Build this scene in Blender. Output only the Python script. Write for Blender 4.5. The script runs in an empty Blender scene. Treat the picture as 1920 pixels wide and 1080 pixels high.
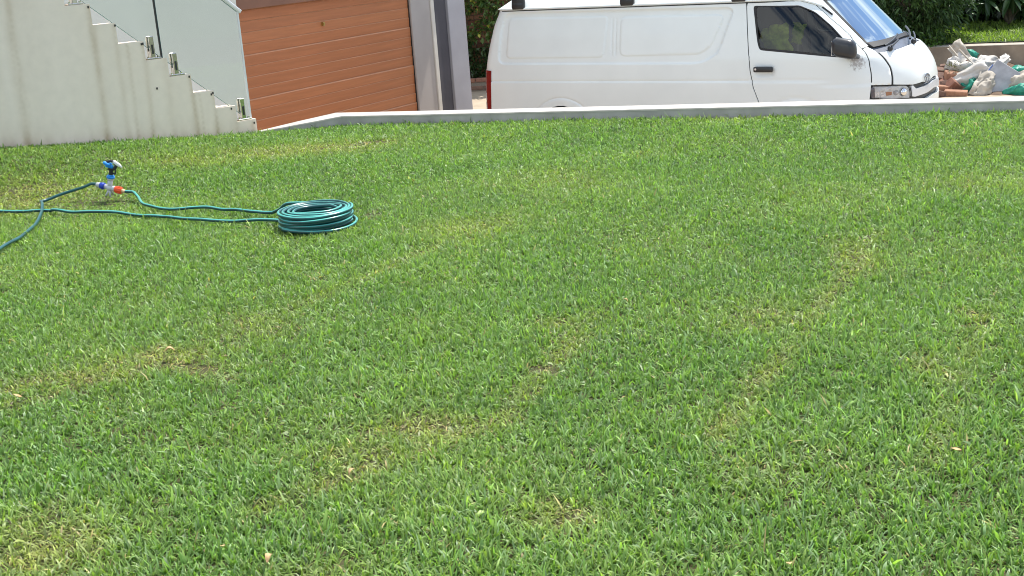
import bpy, bmesh, math, random
import numpy as np
from mathutils import Vector, Matrix, noise as mnoise
from mathutils.geometry import delaunay_2d_cdt

C = bpy.context.scene.collection
scene = bpy.context.scene
R = math.radians
rng = np.random.default_rng(11)
random.seed(7)

# ------------------------------------------------------------------ camera, sky, sun, exposure
CAM_H = 1.45
cam_data = bpy.data.cameras.new('camera')
cam = bpy.data.objects.new('camera', cam_data)
C.objects.link(cam)
cam_data.lens = 45.0
cam_data.sensor_width = 36.0
cam_data.clip_start = 0.05
cam_data.clip_end = 600
PITCH, ROLL = math.atan(672 / 2400.0), R(4.3)
_f = Vector((0, math.cos(PITCH), -math.sin(PITCH)))
_r0 = Vector((1, 0, 0)); _u0 = _r0.cross(_f)
_r = _r0 * math.cos(ROLL) - _u0 * math.sin(ROLL)
_u = _u0 * math.cos(ROLL) + _r0 * math.sin(ROLL)
cam.matrix_world = Matrix(((_r.x, _u.x, -_f.x, 0), (_r.y, _u.y, -_f.y, 0), (_r.z, _u.z, -_f.z, CAM_H), (0, 0, 0, 1)))
scene.camera = cam

SUN_EL, SUN_AZ = R(62), R(42)          # azimuth: clockwise from straight ahead (+Y)
world = bpy.data.worlds.new('World'); scene.world = world
world.use_nodes = True
wn = world.node_tree; wn.nodes.clear()
w_out = wn.nodes.new('ShaderNodeOutputWorld'); w_bg = wn.nodes.new('ShaderNodeBackground')
w_sky = wn.nodes.new('ShaderNodeTexSky'); w_sky.sky_type = 'NISHITA'
w_sky.sun_disc = False; w_sky.sun_elevation = SUN_EL; w_sky.sun_rotation = SUN_AZ
w_sky.air_density = 1.0; w_sky.dust_density = 0.4; w_sky.ozone_density = 2.0
w_tc = wn.nodes.new('ShaderNodeTexCoord'); w_map = wn.nodes.new('ShaderNodeMapping')
w_map.inputs['Scale'].default_value = (1.0, 1.0, 2.2)
w_noi = wn.nodes.new('ShaderNodeTexNoise'); w_noi.inputs['Scale'].default_value = 2.1; w_noi.inputs['Detail'].default_value = 7
w_noi.inputs['Roughness'].default_value = 0.55; w_noi.inputs['Distortion'].default_value = 0.4
w_rmp = wn.nodes.new('ShaderNodeValToRGB')
w_rmp.color_ramp.elements[0].position = 0.43; w_rmp.color_ramp.elements[1].position = 0.62
w_mix = wn.nodes.new('ShaderNodeMix'); w_mix.data_type = 'RGBA'
w_mix.inputs[7].default_value = (11.0, 11.6, 12.0, 1)      # sunlit cumulus
wn.links.new(w_tc.outputs['Generated'], w_map.inputs['Vector']); wn.links.new(w_map.outputs[0], w_noi.inputs['Vector'])
wn.links.new(w_noi.outputs['Fac'], w_rmp.inputs['Fac']); wn.links.new(w_rmp.outputs['Color'], w_mix.inputs[0])
w_gain = wn.nodes.new('ShaderNodeMix'); w_gain.data_type = 'RGBA'; w_gain.blend_type = 'MULTIPLY'; w_gain.inputs[0].default_value = 1; w_gain.inputs[7].default_value = (1.22, 1.28, 1.33, 1)
wn.links.new(w_sky.outputs[0], w_gain.inputs[6]); wn.links.new(w_gain.outputs[2], w_mix.inputs[6]); wn.links.new(w_mix.outputs[2], w_bg.inputs['Color'])
w_bg.inputs['Strength'].default_value = 0.105
wn.links.new(w_bg.outputs[0], w_out.inputs['Surface'])

sun_data = bpy.data.lights.new('sun', 'SUN'); sun = bpy.data.objects.new('sun', sun_data); C.objects.link(sun)
sun_data.energy = 4.6; sun_data.angle = R(0.6); sun_data.color = (1.0, 0.955, 0.875)
_sd = Vector((math.sin(SUN_AZ) * math.cos(SUN_EL), math.cos(SUN_AZ) * math.cos(SUN_EL), math.sin(SUN_EL)))
sun.rotation_euler = (-_sd).to_track_quat('-Z', 'Y').to_euler()

vs = scene.view_settings
vs.view_transform = 'Standard'; vs.look = 'None'; vs.gamma = 1.0; vs.use_curve_mapping = False
vs.exposure = 0.54
scene.cycles.filter_width = 1.0; scene.cycles.use_denoising = True; scene.cycles.use_adaptive_sampling = False
scene.cycles.max_bounces = 8; scene.cycles.transparent_max_bounces = 12

# ------------------------------------------------------------------ materials
def new_mat(name):
    m = bpy.data.materials.new(name); m.use_nodes = True
    nt = m.node_tree; b = nt.nodes['Principled BSDF']
    return m, nt, b

def mat(name, col, rough=.6, metal=0., var=.12, scale=8., bump=0., bscale=60., spec=.5, coat=0., stretch=(1, 1, 1), col2=None, detail=5):
    """plain surface whose colour wanders by noise in object space"""
    m, nt, b = new_mat(name)
    tc = nt.nodes.new('ShaderNodeTexCoord'); mp = nt.nodes.new('ShaderNodeMapping'); mp.inputs['Scale'].default_value = stretch
    nt.links.new(tc.outputs['Object'], mp.inputs['Vector'])
    n = nt.nodes.new('ShaderNodeTexNoise'); n.inputs['Scale'].default_value = scale; n.inputs['Detail'].default_value = detail
    nt.links.new(mp.outputs[0], n.inputs['Vector'])
    r = nt.nodes.new('ShaderNodeValToRGB')
    r.color_ramp.elements[0].position = .3; r.color_ramp.elements[1].position = .7
    lo = col2 if col2 else tuple(c * (1 - var) for c in col)
    hi = col if col2 else tuple(min(1, c * (1 + var)) for c in col)
    r.color_ramp.elements[0].color = (*lo, 1); r.color_ramp.elements[1].color = (*hi, 1)
    nt.links.new(n.outputs['Fac'], r.inputs['Fac']); nt.links.new(r.outputs['Color'], b.inputs['Base Color'])
    b.inputs['Roughness'].default_value = rough; b.inputs['Metallic'].default_value = metal
    b.inputs['Specular IOR Level'].default_value = spec; b.inputs['Coat Weight'].default_value = coat
    b.inputs['Coat Roughness'].default_value = .05
    if bump:
        n2 = nt.nodes.new('ShaderNodeTexNoise'); n2.inputs['Scale'].default_value = bscale; n2.inputs['Detail'].default_value = 4
        nt.links.new(mp.outputs[0], n2.inputs['Vector'])
        bp = nt.nodes.new('ShaderNodeBump'); bp.inputs['Strength'].default_value = bump; bp.inputs['Distance'].default_value = .004
        nt.links.new(n2.outputs['Fac'], bp.inputs['Height']); nt.links.new(bp.outputs['Normal'], b.inputs['Normal'])
    return m

def attr_mat(name, rough=.6, trans=0., spec=.4, sat=1.0, noise_amt=0., nscale=40, bump=0., tcol=(1.0, 1.0, .5)):
    """colour comes from the mesh's own colour attribute 'tint' (per leaf / patch; grass blades carry base shade in it)"""
    m, nt, b = new_mat(name)
    a = nt.nodes.new('ShaderNodeAttribute'); a.attribute_name = 'tint'
    src = a.outputs['Color']
    if noise_amt:
        tc = nt.nodes.new('ShaderNodeTexCoord'); n = nt.nodes.new('ShaderNodeTexNoise'); n.inputs['Scale'].default_value = nscale; n.inputs['Detail'].default_value = 6
        nt.links.new(tc.outputs['Object'], n.inputs['Vector'])
        mr = nt.nodes.new('ShaderNodeMapRange'); mr.inputs['To Min'].default_value = 1 - noise_amt; mr.inputs['To Max'].default_value = 1 + noise_amt
        mr.inputs['From Min'].default_value = .3; mr.inputs['From Max'].default_value = .7
        nt.links.new(n.outputs['Fac'], mr.inputs['Value'])
        mx = nt.nodes.new('ShaderNodeMix'); mx.data_type = 'RGBA'; mx.blend_type = 'MULTIPLY'; mx.inputs[0].default_value = 1
        nt.links.new(src, mx.inputs[6]); nt.links.new(mr.outputs[0], mx.inputs[7]); src = mx.outputs[2]
        if bump:
            bp = nt.nodes.new('ShaderNodeBump'); bp.inputs['Strength'].default_value = bump; bp.inputs['Distance'].default_value = .004
            nt.links.new(n.outputs['Fac'], bp.inputs['Height']); nt.links.new(bp.outputs['Normal'], b.inputs['Normal'])
    nt.links.new(src, b.inputs['Base Color'])
    b.inputs['Roughness'].default_value = rough; b.inputs['Specular IOR Level'].default_value = spec
    if trans:
        t = nt.nodes.new('ShaderNodeBsdfTranslucent'); ms = nt.nodes.new('ShaderNodeMixShader'); ms.inputs[0].default_value = trans
        mx2 = nt.nodes.new('ShaderNodeMix'); mx2.data_type = 'RGBA'; mx2.blend_type = 'MULTIPLY'; mx2.inputs[0].default_value = 1
        mx2.inputs[7].default_value = (*tcol, 1)
        nt.links.new(src, mx2.inputs[6]); nt.links.new(mx2.outputs[2], t.inputs['Color'])
        nt.links.new(b.outputs[0], ms.inputs[1]); nt.links.new(t.outputs[0], ms.inputs[2])
        nt.links.new(ms.outputs[0], nt.nodes['Material Output'].inputs['Surface'])
    return m

def glass_mat(name, tint, refl=1.0, ior=1.5, rough=.0):
    m = bpy.data.materials.new(name); m.use_nodes = True; nt = m.node_tree; nt.nodes.clear()
    o = nt.nodes.new('ShaderNodeOutputMaterial'); t = nt.nodes.new('ShaderNodeBsdfTransparent'); g = nt.nodes.new('ShaderNodeBsdfGlossy')
    t.inputs['Color'].default_value = (*tint, 1); g.inputs['Roughness'].default_value = rough; g.inputs['Color'].default_value = (refl, refl, refl, 1)
    f = nt.nodes.new('ShaderNodeFresnel'); f.inputs['IOR'].default_value = ior
    ms = nt.nodes.new('ShaderNodeMixShader')
    nt.links.new(f.outputs[0], ms.inputs[0]); nt.links.new(t.outputs[0], ms.inputs[1]); nt.links.new(g.outputs[0], ms.inputs[2])
    nt.links.new(ms.outputs[0], o.inputs['Surface'])
    return m

M = {}
M['paint'] = mat('white_van_paint', (.765, .80, .79), .32, var=.03, scale=3, coat=.35, spec=.5)
M['seal'] = mat('black_rubber', (.018, .018, .02), .6, var=.2)
M['plastic'] = mat('black_plastic', (.022, .023, .026), .38, var=.2, scale=14)
M['mirror_plastic'] = mat('grey_black_plastic', (.028, .030, .036), .30, var=.25, scale=9)
M['dark_in'] = mat('dark_interior', (.02, .021, .023), .8, var=.3)
M['steel'] = mat('polished_steel', (.55, .54, .52), .16, metal=1, var=.08, scale=30)
M['chrome'] = mat('chrome', (.75, .76, .78), .08, metal=1, var=.05)
M['silver'] = mat('silver_trim', (.70, .73, .77), .25, metal=.25, var=.05)
M['red_lens'] = mat('red_lens', (.20, .005, .010), .14, var=.1, coat=.5)
M['white_lens'] = mat('white_lens', (.62, .60, .60), .2, var=.08)
M['lamp_white'] = mat('lamp_housing', (.86, .85, .83), .3, metal=0., var=.15, scale=18)
M['amber'] = mat('amber_lens', (.55, .25, .12), .25, var=.1)
M['window'] = glass_mat('tinted_window_glass', (.46, .49, .48), 1.0, 1.55)
M['screen'] = glass_mat('reflective_windscreen', (.25, .30, .34), 1.0, 12.0)
M['screen'].node_tree.nodes['Glossy BSDF'].inputs['Color'].default_value = (.84, .96, 1.0, 1)
M['lens'] = glass_mat('clear_lens', (.95, .95, .95), 1.0, 1.4)
M['tyre'] = mat('tyre_rubber', (.02, .02, .02), .8, var=.3)
M['rim'] = mat('steel_rim', (.45, .45, .46), .35, metal=.8)
M['cowl'] = mat('cowl_plastic', (.10, .115, .15), .4, var=.25, scale=12)

# ------------------------------------------------------------------ object helpers
def link(name, me, material=None, parent=None, smooth=False):
    o = bpy.data.objects.new(name, me); C.objects.link(o)
    if material is not None:
        for mm in (material if isinstance(material, (list, tuple)) else [material]): me.materials.append(mm)
    if parent is not None: o.parent = parent
    if smooth: me.shade_smooth()
    return o

def tag(o, label=None, cat=None, group=None, kind=None):
    if label: o['label'] = label
    if cat: o['category'] = cat
    if group: o['group'] = group
    if kind: o['kind'] = kind
    return o

def empty(name, loc=(0, 0, 0), rz=0., label=None, cat=None, group=None):
    o = bpy.data.objects.new(name, None); C.objects.link(o); o.location = loc; o.rotation_euler = (0, 0, rz)
    o.empty_display_size = .1
    return tag(o, label, cat, group)

def raw_mesh(name, V, Fc, tint=None, smooth=False):
    me = bpy.data.meshes.new(name)
    V = np.asarray(V, np.float32)
    Fc = np.asarray(Fc, np.int32); k = Fc.shape[1]
    me.vertices.add(len(V)); me.vertices.foreach_set('co', V.ravel())
    me.loops.add(Fc.size); me.loops.foreach_set('vertex_index', Fc.ravel())
    me.polygons.add(len(Fc)); me.polygons.foreach_set('loop_start', np.arange(0, Fc.size, k, dtype=np.int32))
    if smooth: me.polygons.foreach_set('use_smooth', np.ones(len(Fc), bool))
    me.update(calc_edges=True)
    if tint is not None:
        a = me.color_attributes.new('tint', 'FLOAT_COLOR', 'POINT')
        t = np.ones((len(V), 4), np.float32); t[:, :3] = tint
        a.data.foreach_set('color', t.ravel())
    return me

def bm_mesh(name, bm, smooth=False):
    me = bpy.data.meshes.new(name); bm.to_mesh(me); bm.free()
    if smooth: me.shade_smooth()
    return me

def box(bm, c, s, rot=None, bev=0., seg=1):
    """box of full size s centred at c"""
    r = bmesh.ops.create_cube(bm, size=1.0)
    vs_ = r['verts']
    bmesh.ops.scale(bm, vec=Vector(s), verts=vs_)
    if bev:
        es = list({e for v in vs_ for e in v.link_edges})
        rb = bmesh.ops.bevel(bm, geom=es, offset=bev, segments=seg, affect='EDGES', profile=.5)
        vs_ = list({v for f in rb['faces'] for v in f.verts} | {v for v in vs_ if v.is_valid})
    if rot is not None: bmesh.ops.rotate(bm, cent=(0, 0, 0), matrix=rot, verts=vs_)
    bmesh.ops.translate(bm, vec=Vector(c), verts=vs_)
    return vs_

def cyl(bm, p0, p1, r0, r1=None, n=14):
    p0, p1 = Vector(p0), Vector(p1); d = p1 - p0
    r1 = r0 if r1 is None else r1
    mtx = Matrix.Translation((p0 + p1) / 2) @ d.to_track_quat('Z', 'Y').to_matrix().to_4x4()
    return bmesh.ops.create_cone(bm, cap_ends=True, segments=n, radius1=r0, radius2=r1, depth=d.length, matrix=mtx)['verts']

def ball(bm, c, r, seg=14, scale=(1, 1, 1)):
    return bmesh.ops.create_uvsphere(bm, u_segments=seg, v_segments=seg // 2 + 2, radius=r,
                                     matrix=Matrix.Translation(Vector(c)) @ Matrix.Diagonal((*scale, 1)))['verts']

def box_obj(name, c, s, material, parent=None, rot=None, bev=0., seg=1):
    bm = bmesh.new(); box(bm, c, s, rot, bev, seg)
    return link(name, bm_mesh(name, bm), material, parent)

def spline(pts, n=8):
    """Catmull-Rom through the points"""
    P = np.asarray(pts, float); P = np.vstack([2 * P[0] - P[1], P, 2 * P[-1] - P[-2]])
    out = []
    for i in range(1, len(P) - 2):
        for t in np.linspace(0, 1, n, endpoint=False):
            a, b, c, d = P[i - 1], P[i], P[i + 1], P[i + 2]
            out.append(.5 * (2 * b + (c - a) * t + (2 * a - 5 * b + 4 * c - d) * t * t + (3 * b - a - 3 * c + d) * t ** 3))
    out.append(P[-2]); return np.array(out)

def tube_mesh(name, path, rad, sides=10, stripe=()):
    """swept tube; stripe = ring-face indices that take material slot 1"""
    P = np.asarray(path, float); n = len(P)
    T = np.gradient(P, axis=0); T /= np.linalg.norm(T, axis=1)[:, None] + 1e-12
    V = []; up = np.array([0, 0, 1.])
    for i in range(n):
        s = np.cross(T[i], up); s /= np.linalg.norm(s) + 1e-9; u = np.cross(s, T[i])
        for k in range(sides):
            a = 2 * math.pi * k / sides
            V.append(P[i] + rad * (math.cos(a) * s + math.sin(a) * u))
    Fc = []; mi = []
    for i in range(n - 1):
        for k in range(sides):
            k2 = (k + 1) % sides
            Fc.append((i * sides + k, i * sides + k2, (i + 1) * sides + k2, (i + 1) * sides + k)); mi.append(1 if k in stripe else 0)
    me = raw_mesh(name, V, Fc, smooth=True)
    me.polygons.foreach_set('material_index', np.array(mi, np.int32))
    return me

def in_poly(P, poly):
    P = np.asarray(P); poly = np.asarray(poly); x, y = P[:, 0], P[:, 1]
    c = np.zeros(len(P), bool); n = len(poly)
    for i in range(n):
        x0, y0 = poly[i]; x1, y1 = poly[(i + 1) % n]
        if y0 == y1: continue
        k = (y0 > y) != (y1 > y)
        c ^= k & (x < (x1 - x0) * (y - y0) / (y1 - y0) + x0)
    return c

def seg_dist(P, poly, closed=True):
    P = np.asarray(P); poly = np.asarray(poly); d = np.full(len(P), 1e9)
    m = len(poly) if closed else len(poly) - 1
    for i in range(m):
        a, b = poly[i], poly[(i + 1) % len(poly)]; ab = b - a
        t = np.clip(((P - a) @ ab) / (ab @ ab + 1e-12), 0, 1)
        d = np.minimum(d, np.linalg.norm(P - a - t[:, None] * ab, axis=1))
    return d

def densify(poly, step, closed=True):
    poly = np.asarray(poly, float); out = []; n = len(poly); m = n if closed else n - 1
    for i in range(m):
        a, b = poly[i], poly[(i + 1) % n]; k = max(1, int(np.ceil(np.linalg.norm(b - a) / step)))
        for t in range(k): out.append(a + (b - a) * t / k)
    if not closed: out.append(poly[-1])
    return np.array(out)

def fill_2d(poly, step, holes=(), extra=None):
    """triangulate a flat region: outline, holes, inner grid. returns points, tris"""
    loops = [densify(poly, step)] + [densify(h, step) for h in holes]
    lo, hi = loops[0].min(0), loops[0].max(0)
    gx, gy = np.meshgrid(np.arange(lo[0], hi[0], step), np.arange(lo[1], hi[1], step))
    gx = gx + (np.arange(gx.shape[0]) % 2)[:, None] * step * .5
    G = np.stack([gx.ravel(), gy.ravel()], 1)
    if extra is not None:
        cell = set(map(tuple, np.round(extra / (step * .6)).astype(int)))
        G = np.array([p for p in G if tuple(np.round(p / (step * .6)).astype(int)) not in cell])
        G = np.vstack([G, extra])
    k = in_poly(G, loops[0])
    for h in loops[1:]: k &= ~in_poly(G, h)
    G = G[k]
    for l in loops: G = G[seg_dist(G, l) > step * .45]
    pts = np.vstack(loops + [G]); edges = []; o = 0
    for l in loops:
        n = len(l); edges += [(o + i, o + (i + 1) % n) for i in range(n)]; o += n
    v, e, f, *_ = delaunay_2d_cdt([Vector(p) for p in pts], edges, [], 0, 1e-6)
    v = np.array([tuple(p) for p in v]); f = np.array([t for t in f if len(t) == 3])
    c = v[f].mean(1); k = in_poly(c, loops[0])
    for h in loops[1:]: k &= ~in_poly(c, h)
    f = f[k]
    a = v[f]; cr = (a[:, 1, 0] - a[:, 0, 0]) * (a[:, 2, 1] - a[:, 0, 1]) - (a[:, 1, 1] - a[:, 0, 1]) * (a[:, 2, 0] - a[:, 0, 0])
    f = f[np.abs(cr) > 1e-10]; cr = cr[np.abs(cr) > 1e-10]; f[cr < 0] = f[cr < 0][:, ::-1]
    return v, f

def rim_edges(f):
    e = np.vstack([f[:, [0, 1]], f[:, [1, 2]], f[:, [2, 0]]]); key = np.sort(e, 1)
    _, inv, cnt = np.unique(key, axis=0, return_inverse=True, return_counts=True)
    return e[cnt[inv.ravel()] == 1]

def vnoise(x, y, s, seed=0.):
    """cheap smooth value noise on arrays, 0..1"""
    x = np.asarray(x) / s + seed * 17.3; y = np.asarray(y) / s + seed * 9.1
    xi, yi = np.floor(x), np.floor(y); fx, fy = x - xi, y - yi
    fx = fx * fx * (3 - 2 * fx); fy = fy * fy * (3 - 2 * fy)
    def h(a, b):
        v = np.sin(a * 127.1 + b * 311.7 + seed * 74.7) * 43758.5453
        return v - np.floor(v)
    return (h(xi, yi) * (1 - fx) + h(xi + 1, yi) * fx) * (1 - fy) + (h(xi, yi + 1) * (1 - fx) + h(xi + 1, yi + 1) * fx) * fy

# ------------------------------------------------------------------ lie of the land
ST0 = np.array([-1.964, 10.388]); ST_D = np.array([.788, .616]); ST_N = np.array([.616, -.788])     # stair wall: foot of its end, direction, outward normal
def lawn_z(x, y):
    x = np.asarray(x, float); y = np.asarray(y, float)
    s = (x - ST0[0]) * ST_D[0] + (y - ST0[1]) * ST_D[1]; q = (x - ST0[0]) * ST_N[0] + (y - ST0[1]) * ST_N[1]
    lift = .019 * np.clip((x + 1.75) / .8, 0, 1) * np.clip(1 - (10.31 + (x + 1.265) * (6.34 - 10.31) / (9.2 + 1.265) - y) / 1.6, 0, 1) ** 1.5
    rise = lift + .105 * np.log1p(np.exp(np.clip(-s / .18, -30, 30))) * .18 * np.exp(-(np.clip(q, 0, None) / .85) ** 2)
    return rise + .012 * (vnoise(x, y, .8, 3) - .5) + .006 * (vnoise(x, y, .25, 5) - .5)

# lawn outline: wall faces at the back, out to the sides and behind the camera
W_F = [(-1.265, 10.31), (9.2, 6.34)]           # inner face of the low wall, its long run
def wall_y(x): return 10.31 + (x + 1.265) * (6.34 - 10.31) / (9.2 + 1.265)
LAWN = [(-9, -6), (9.2, -6), (9.2, 6.36), (-1.265, 10.33), (-1.96, 10.34), tuple(ST0 - ST_D * 7)]

gv, gf = fill_2d(LAWN, .12)
soil = attr_mat('turf_soil', rough=.95, noise_amt=.35, nscale=70, bump=.6)
gz = lawn_z(gv[:, 0], gv[:, 1])
gt = np.tile(np.array([.060, .058, .020]), (len(gv), 1))
lawn_ground = link('lawn_ground', raw_mesh('lawn_ground', np.column_stack([gv, gz]), gf, gt, True), soil)
tag(lawn_ground, kind='structure')

# drive, garden beyond, far ground
m_drive = mat('tan_paving', (.38, .305, .22), .85, var=.12, scale=5, bump=.3)
bm = bmesh.new()
dv = [bm.verts.new(p) for p in ((-14, 9.5, -1.0), (30, 1, -1.0), (30, 40, -1.0), (-14, 40, -1.0))]
bm.faces.new(dv)
drive = link('driveway', bm_mesh('driveway', bm), m_drive); tag(drive, kind='structure')
m_far = mat('far_ground', (.07, .10, .03), .95, var=.3, scale=.4)
bm = bmesh.new(); dv = [bm.verts.new(p) for p in ((-300, -300, -1.06), (300, -300, -1.06), (300, 300, -1.06), (-300, 300, -1.06))]; bm.faces.new(dv)
tag(link('ground', bm_mesh('ground', bm), m_far), kind='structure')

# ------------------------------------------------------------------ low garden wall round the lawn
m_wall = mat('painted_plaster', (.395, .37, .355), .85, var=.2, scale=5, stretch=(1, 1, .5), bump=.35, bscale=45)
m_wall_top = mat('painted_coping', (.42, .395, .36), .8, var=.17, scale=9, bump=.25, bscale=60)
def prism(bm, outline, z0, z1):
    lo = [bm.verts.new((x, y, z0)) for x, y in outline]; hi = [bm.verts.new((x, y, z1)) for x, y in outline]
    n = len(outline)
    bm.faces.new(hi); bm.faces.new(lo[::-1])
    for i in range(n): bm.faces.new((lo[i], lo[(i + 1) % n], hi[(i + 1) % n], hi[i]))
    bmesh.ops.recalc_face_normals(bm, faces=bm.faces)
def wall_pts(inner, outer): return inner + outer[::-1]
low = empty('garden_wall', (0, 0, 0), 0, 'low plastered garden wall with pale flat top edging the far side of the lawn', 'wall')
def wall_run(name, pts, z0, m, top):
    """pts: inner and outer edge points with their top heights, as pairs along the run"""
    bm = bmesh.new(); rows = []
    for (xi, yi), (xo, yo), zt in pts:
        zb = zt - .0115 if z0 is None else z0
        rows.append([bm.verts.new(p) for p in ((xi, yi, zb), (xi, yi, zt), (xo, yo, zt), (xo, yo, zb))])
    for r0_, r1_ in zip(rows, rows[1:]):
        for j in range(4): bm.faces.new((r0_[j], r0_[(j + 1) % 4], r1_[(j + 1) % 4], r1_[j]))
    bm.faces.new(rows[0]); bm.faces.new(rows[-1][::-1])
    bmesh.ops.recalc_face_normals(bm, faces=bm.faces)
    if top:
        es = [e for e in bm.edges if abs(e.verts[0].co.z - e.verts[1].co.z) < .2 and len(e.link_faces) == 2 and max(f.normal.z for f in e.link_faces) > .9 and min(f.normal.z for f in e.link_faces) < .5]
        bmesh.ops.bevel(bm, geom=es, offset=.004, segments=2, affect='EDGES')
    return link(name, bm_mesh(name, bm), m, low)
run = []
for k_ in range(15):
    f_ = k_ / 14.0
    wob = .004 * math.sin(k_ * 2.3) + .003 * math.sin(k_ * 5.1)
    run.append(((9.2 + (-1.265 - 9.2) * f_, 6.34 + (10.31 - 6.34) * f_ + wob), (9.28 + (-1.34 - 9.28) * f_, 6.55 + (10.555 - 6.55) * f_ + wob), .10))
tail = [((-1.60, 10.31), (-1.66, 10.475), .062), ((-1.955, 10.31), (-1.958, 10.392), .022)]
allp = run + tail
wall_run('wall_body', [(i, o_, z - .012) for i, o_, z in allp], -1.05, m_wall, False)
wall_run('coping', [((a_[0], a_[1] - .003), (b_[0], b_[1] + .003), z) for a_, b_, z in allp], None, m_wall_top, True)

# ------------------------------------------------------------------ staircase and its stained side wall
stairs = empty('staircase', (ST0[0], ST0[1], 0), math.atan2(ST_D[1], ST_D[0]), 'plastered concrete staircase with rain-streaked stepped side wall', 'staircase')
STEPS = [(0.0, .123), (-.166, .252), (-.337, .395), (-.511, .545), (-.684, .69), (-.854, .835), (-1.05, .99), (-1.222, 1.146), (-1.404, 1.30), (-1.59, 1.45), (-1.77, 1.60), (-1.95, 1.75)]
TH = .13
prof = [(0.0, -.15)]
for s_, z_ in STEPS:
    prof += [(s_, z_)]
    i_ = STEPS.index((s_, z_)); nx = STEPS[i_ + 1][0] if i_ + 1 < len(STEPS) else -4.2
    prof += [(nx, z_)]
prof += [(-4.2, -.15)]
sv, sf = fill_2d(prof, .022)
# rain stains under every step corner: own shapes, brown over pale plaster
base_c = np.array([.84, .745, .655]); st_c = np.array([.48, .37, .25])
amt = np.zeros(len(sv))
X, Z = sv[:, 0], sv[:, 1]
runs = [(-.511, .545, .020, .62, 1.0), (-.345, .395, .014, .40, .9), (-.17, .25, .02, .15, .35), (-.03, .12, .014, .4, .4), (-.70, .69, .03, .22, .4),
        (-.86, .835, .018, .42, .6), (-.985, .83, .012, .35, .4), (-1.06, .99, .018, .32, .5), (-1.222, 1.146, .026, .60, .8), (-1.80, 1.6, .045, .50, .7), (-1.73, 1.6, .10, .14, .25), (-1.95, 1.6, .07, .12, .2), (-.46, .42, .010, .25, .7)]
for s_, zt, w_, a_, low_a in runs:
    drift = .015 * (vnoise(Z * 0 + s_, Z, .25, 2) - .5) - .02 * np.clip(zt - Z, 0, None)
    g = np.exp(-((X - s_ - drift) / w_) ** 2) * (Z < zt)
    fade = a_ * (1 - .5 * np.clip((zt - Z) / (zt + .1), 0, 1)) + low_a * np.exp(-np.clip(Z - .02 - .105 * np.clip(-X, 0, None), 0, None) / .09) * .6
    amt = np.maximum(amt, g * fade * (.6 + .7 * (vnoise(X, Z * .12, .012, 4) - .2)))
foot = np.exp(-np.clip(Z - .02 - .105 * np.clip(-X, 0, None), 0, None) / .07)
amt = np.clip(amt + foot * .38 * vnoise(X, Z * .3, .03, 8) + .045 * (vnoise(X, Z * .1, .05, 6) - .3) + .12 * np.clip(vnoise(X, Z * .06, .11, 13) - .62, 0, 1) + .05 * vnoise(X, Z, .3, 15), 0, 1)
warm = np.clip(.25 + .5 * X + .9, 0, 1) * .6 + foot * .4
t = base_c * (1 - amt[:, None]) + st_c * amt[:, None]
t = t * (1 - warm[:, None]) + t * np.array([1.02, .97, .88]) * warm[:, None]
fr = np.column_stack([sv[:, 0], np.zeros(len(sv)), sv[:, 1]])
be = rim_edges(sf); nV = len(fr)
rv = np.vstack([fr[be[:, 0]], fr[be[:, 1]], fr[be[:, 1]] + (0, TH, 0), fr[be[:, 0]] + (0, TH, 0)]); k = len(be)
# local axes: x along the wall, y away from the lawn, so the front face is y = 0
Vall = np.vstack([fr, rv]); i0 = np.arange(k)
rf = np.stack([nV + i0, nV + i0 + 3 * k, nV + i0 + 2 * k, nV + i0 + k], 1)
tris = np.vstack([sf, rf[:, [0, 1, 2]], rf[:, [0, 2, 3]]])
t_all = np.vstack([t, t[be[:, 0]] * 1.04, t[be[:, 1]] * 1.04, t[be[:, 1]] * 1.04, t[be[:, 0]] * 1.04])
m_plaster = attr_mat('stained_plaster', rough=.85, noise_amt=.03, nscale=14, bump=.12)
link('side_wall', raw_mesh('side_wall', Vall, tris, np.clip(t_all, 0, 1)), m_plaster, stairs)
m_step = mat('step_concrete', (.52, .50, .46), .85, var=.1, scale=6, bump=.3)
m_spot = mat('fixing_hole', (.05, .045, .04), .9)
for i_, (s_, z_) in enumerate(STEPS[:-1]):
    nx = STEPS[i_ + 1][0]
    box_obj('step', ((s_ + nx) / 2 - .01, TH + .5, z_ / 2 - .53), (abs(nx - s_) + .02, .99, z_ + 1.02), m_step, stairs)
for s_, z_ in [(-.02, .10), (-.345, .385), (-.36, .375), (-.205, .24), (-.525, .535), (-.86, .825), (-.872, .822), (-1.055, .98), (-1.235, 1.13), (-.80, .48)]:
    box_obj('fixing_hole', (s_, -.001, z_ - .008), (.011, .006, .016), m_spot, stairs)

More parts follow.
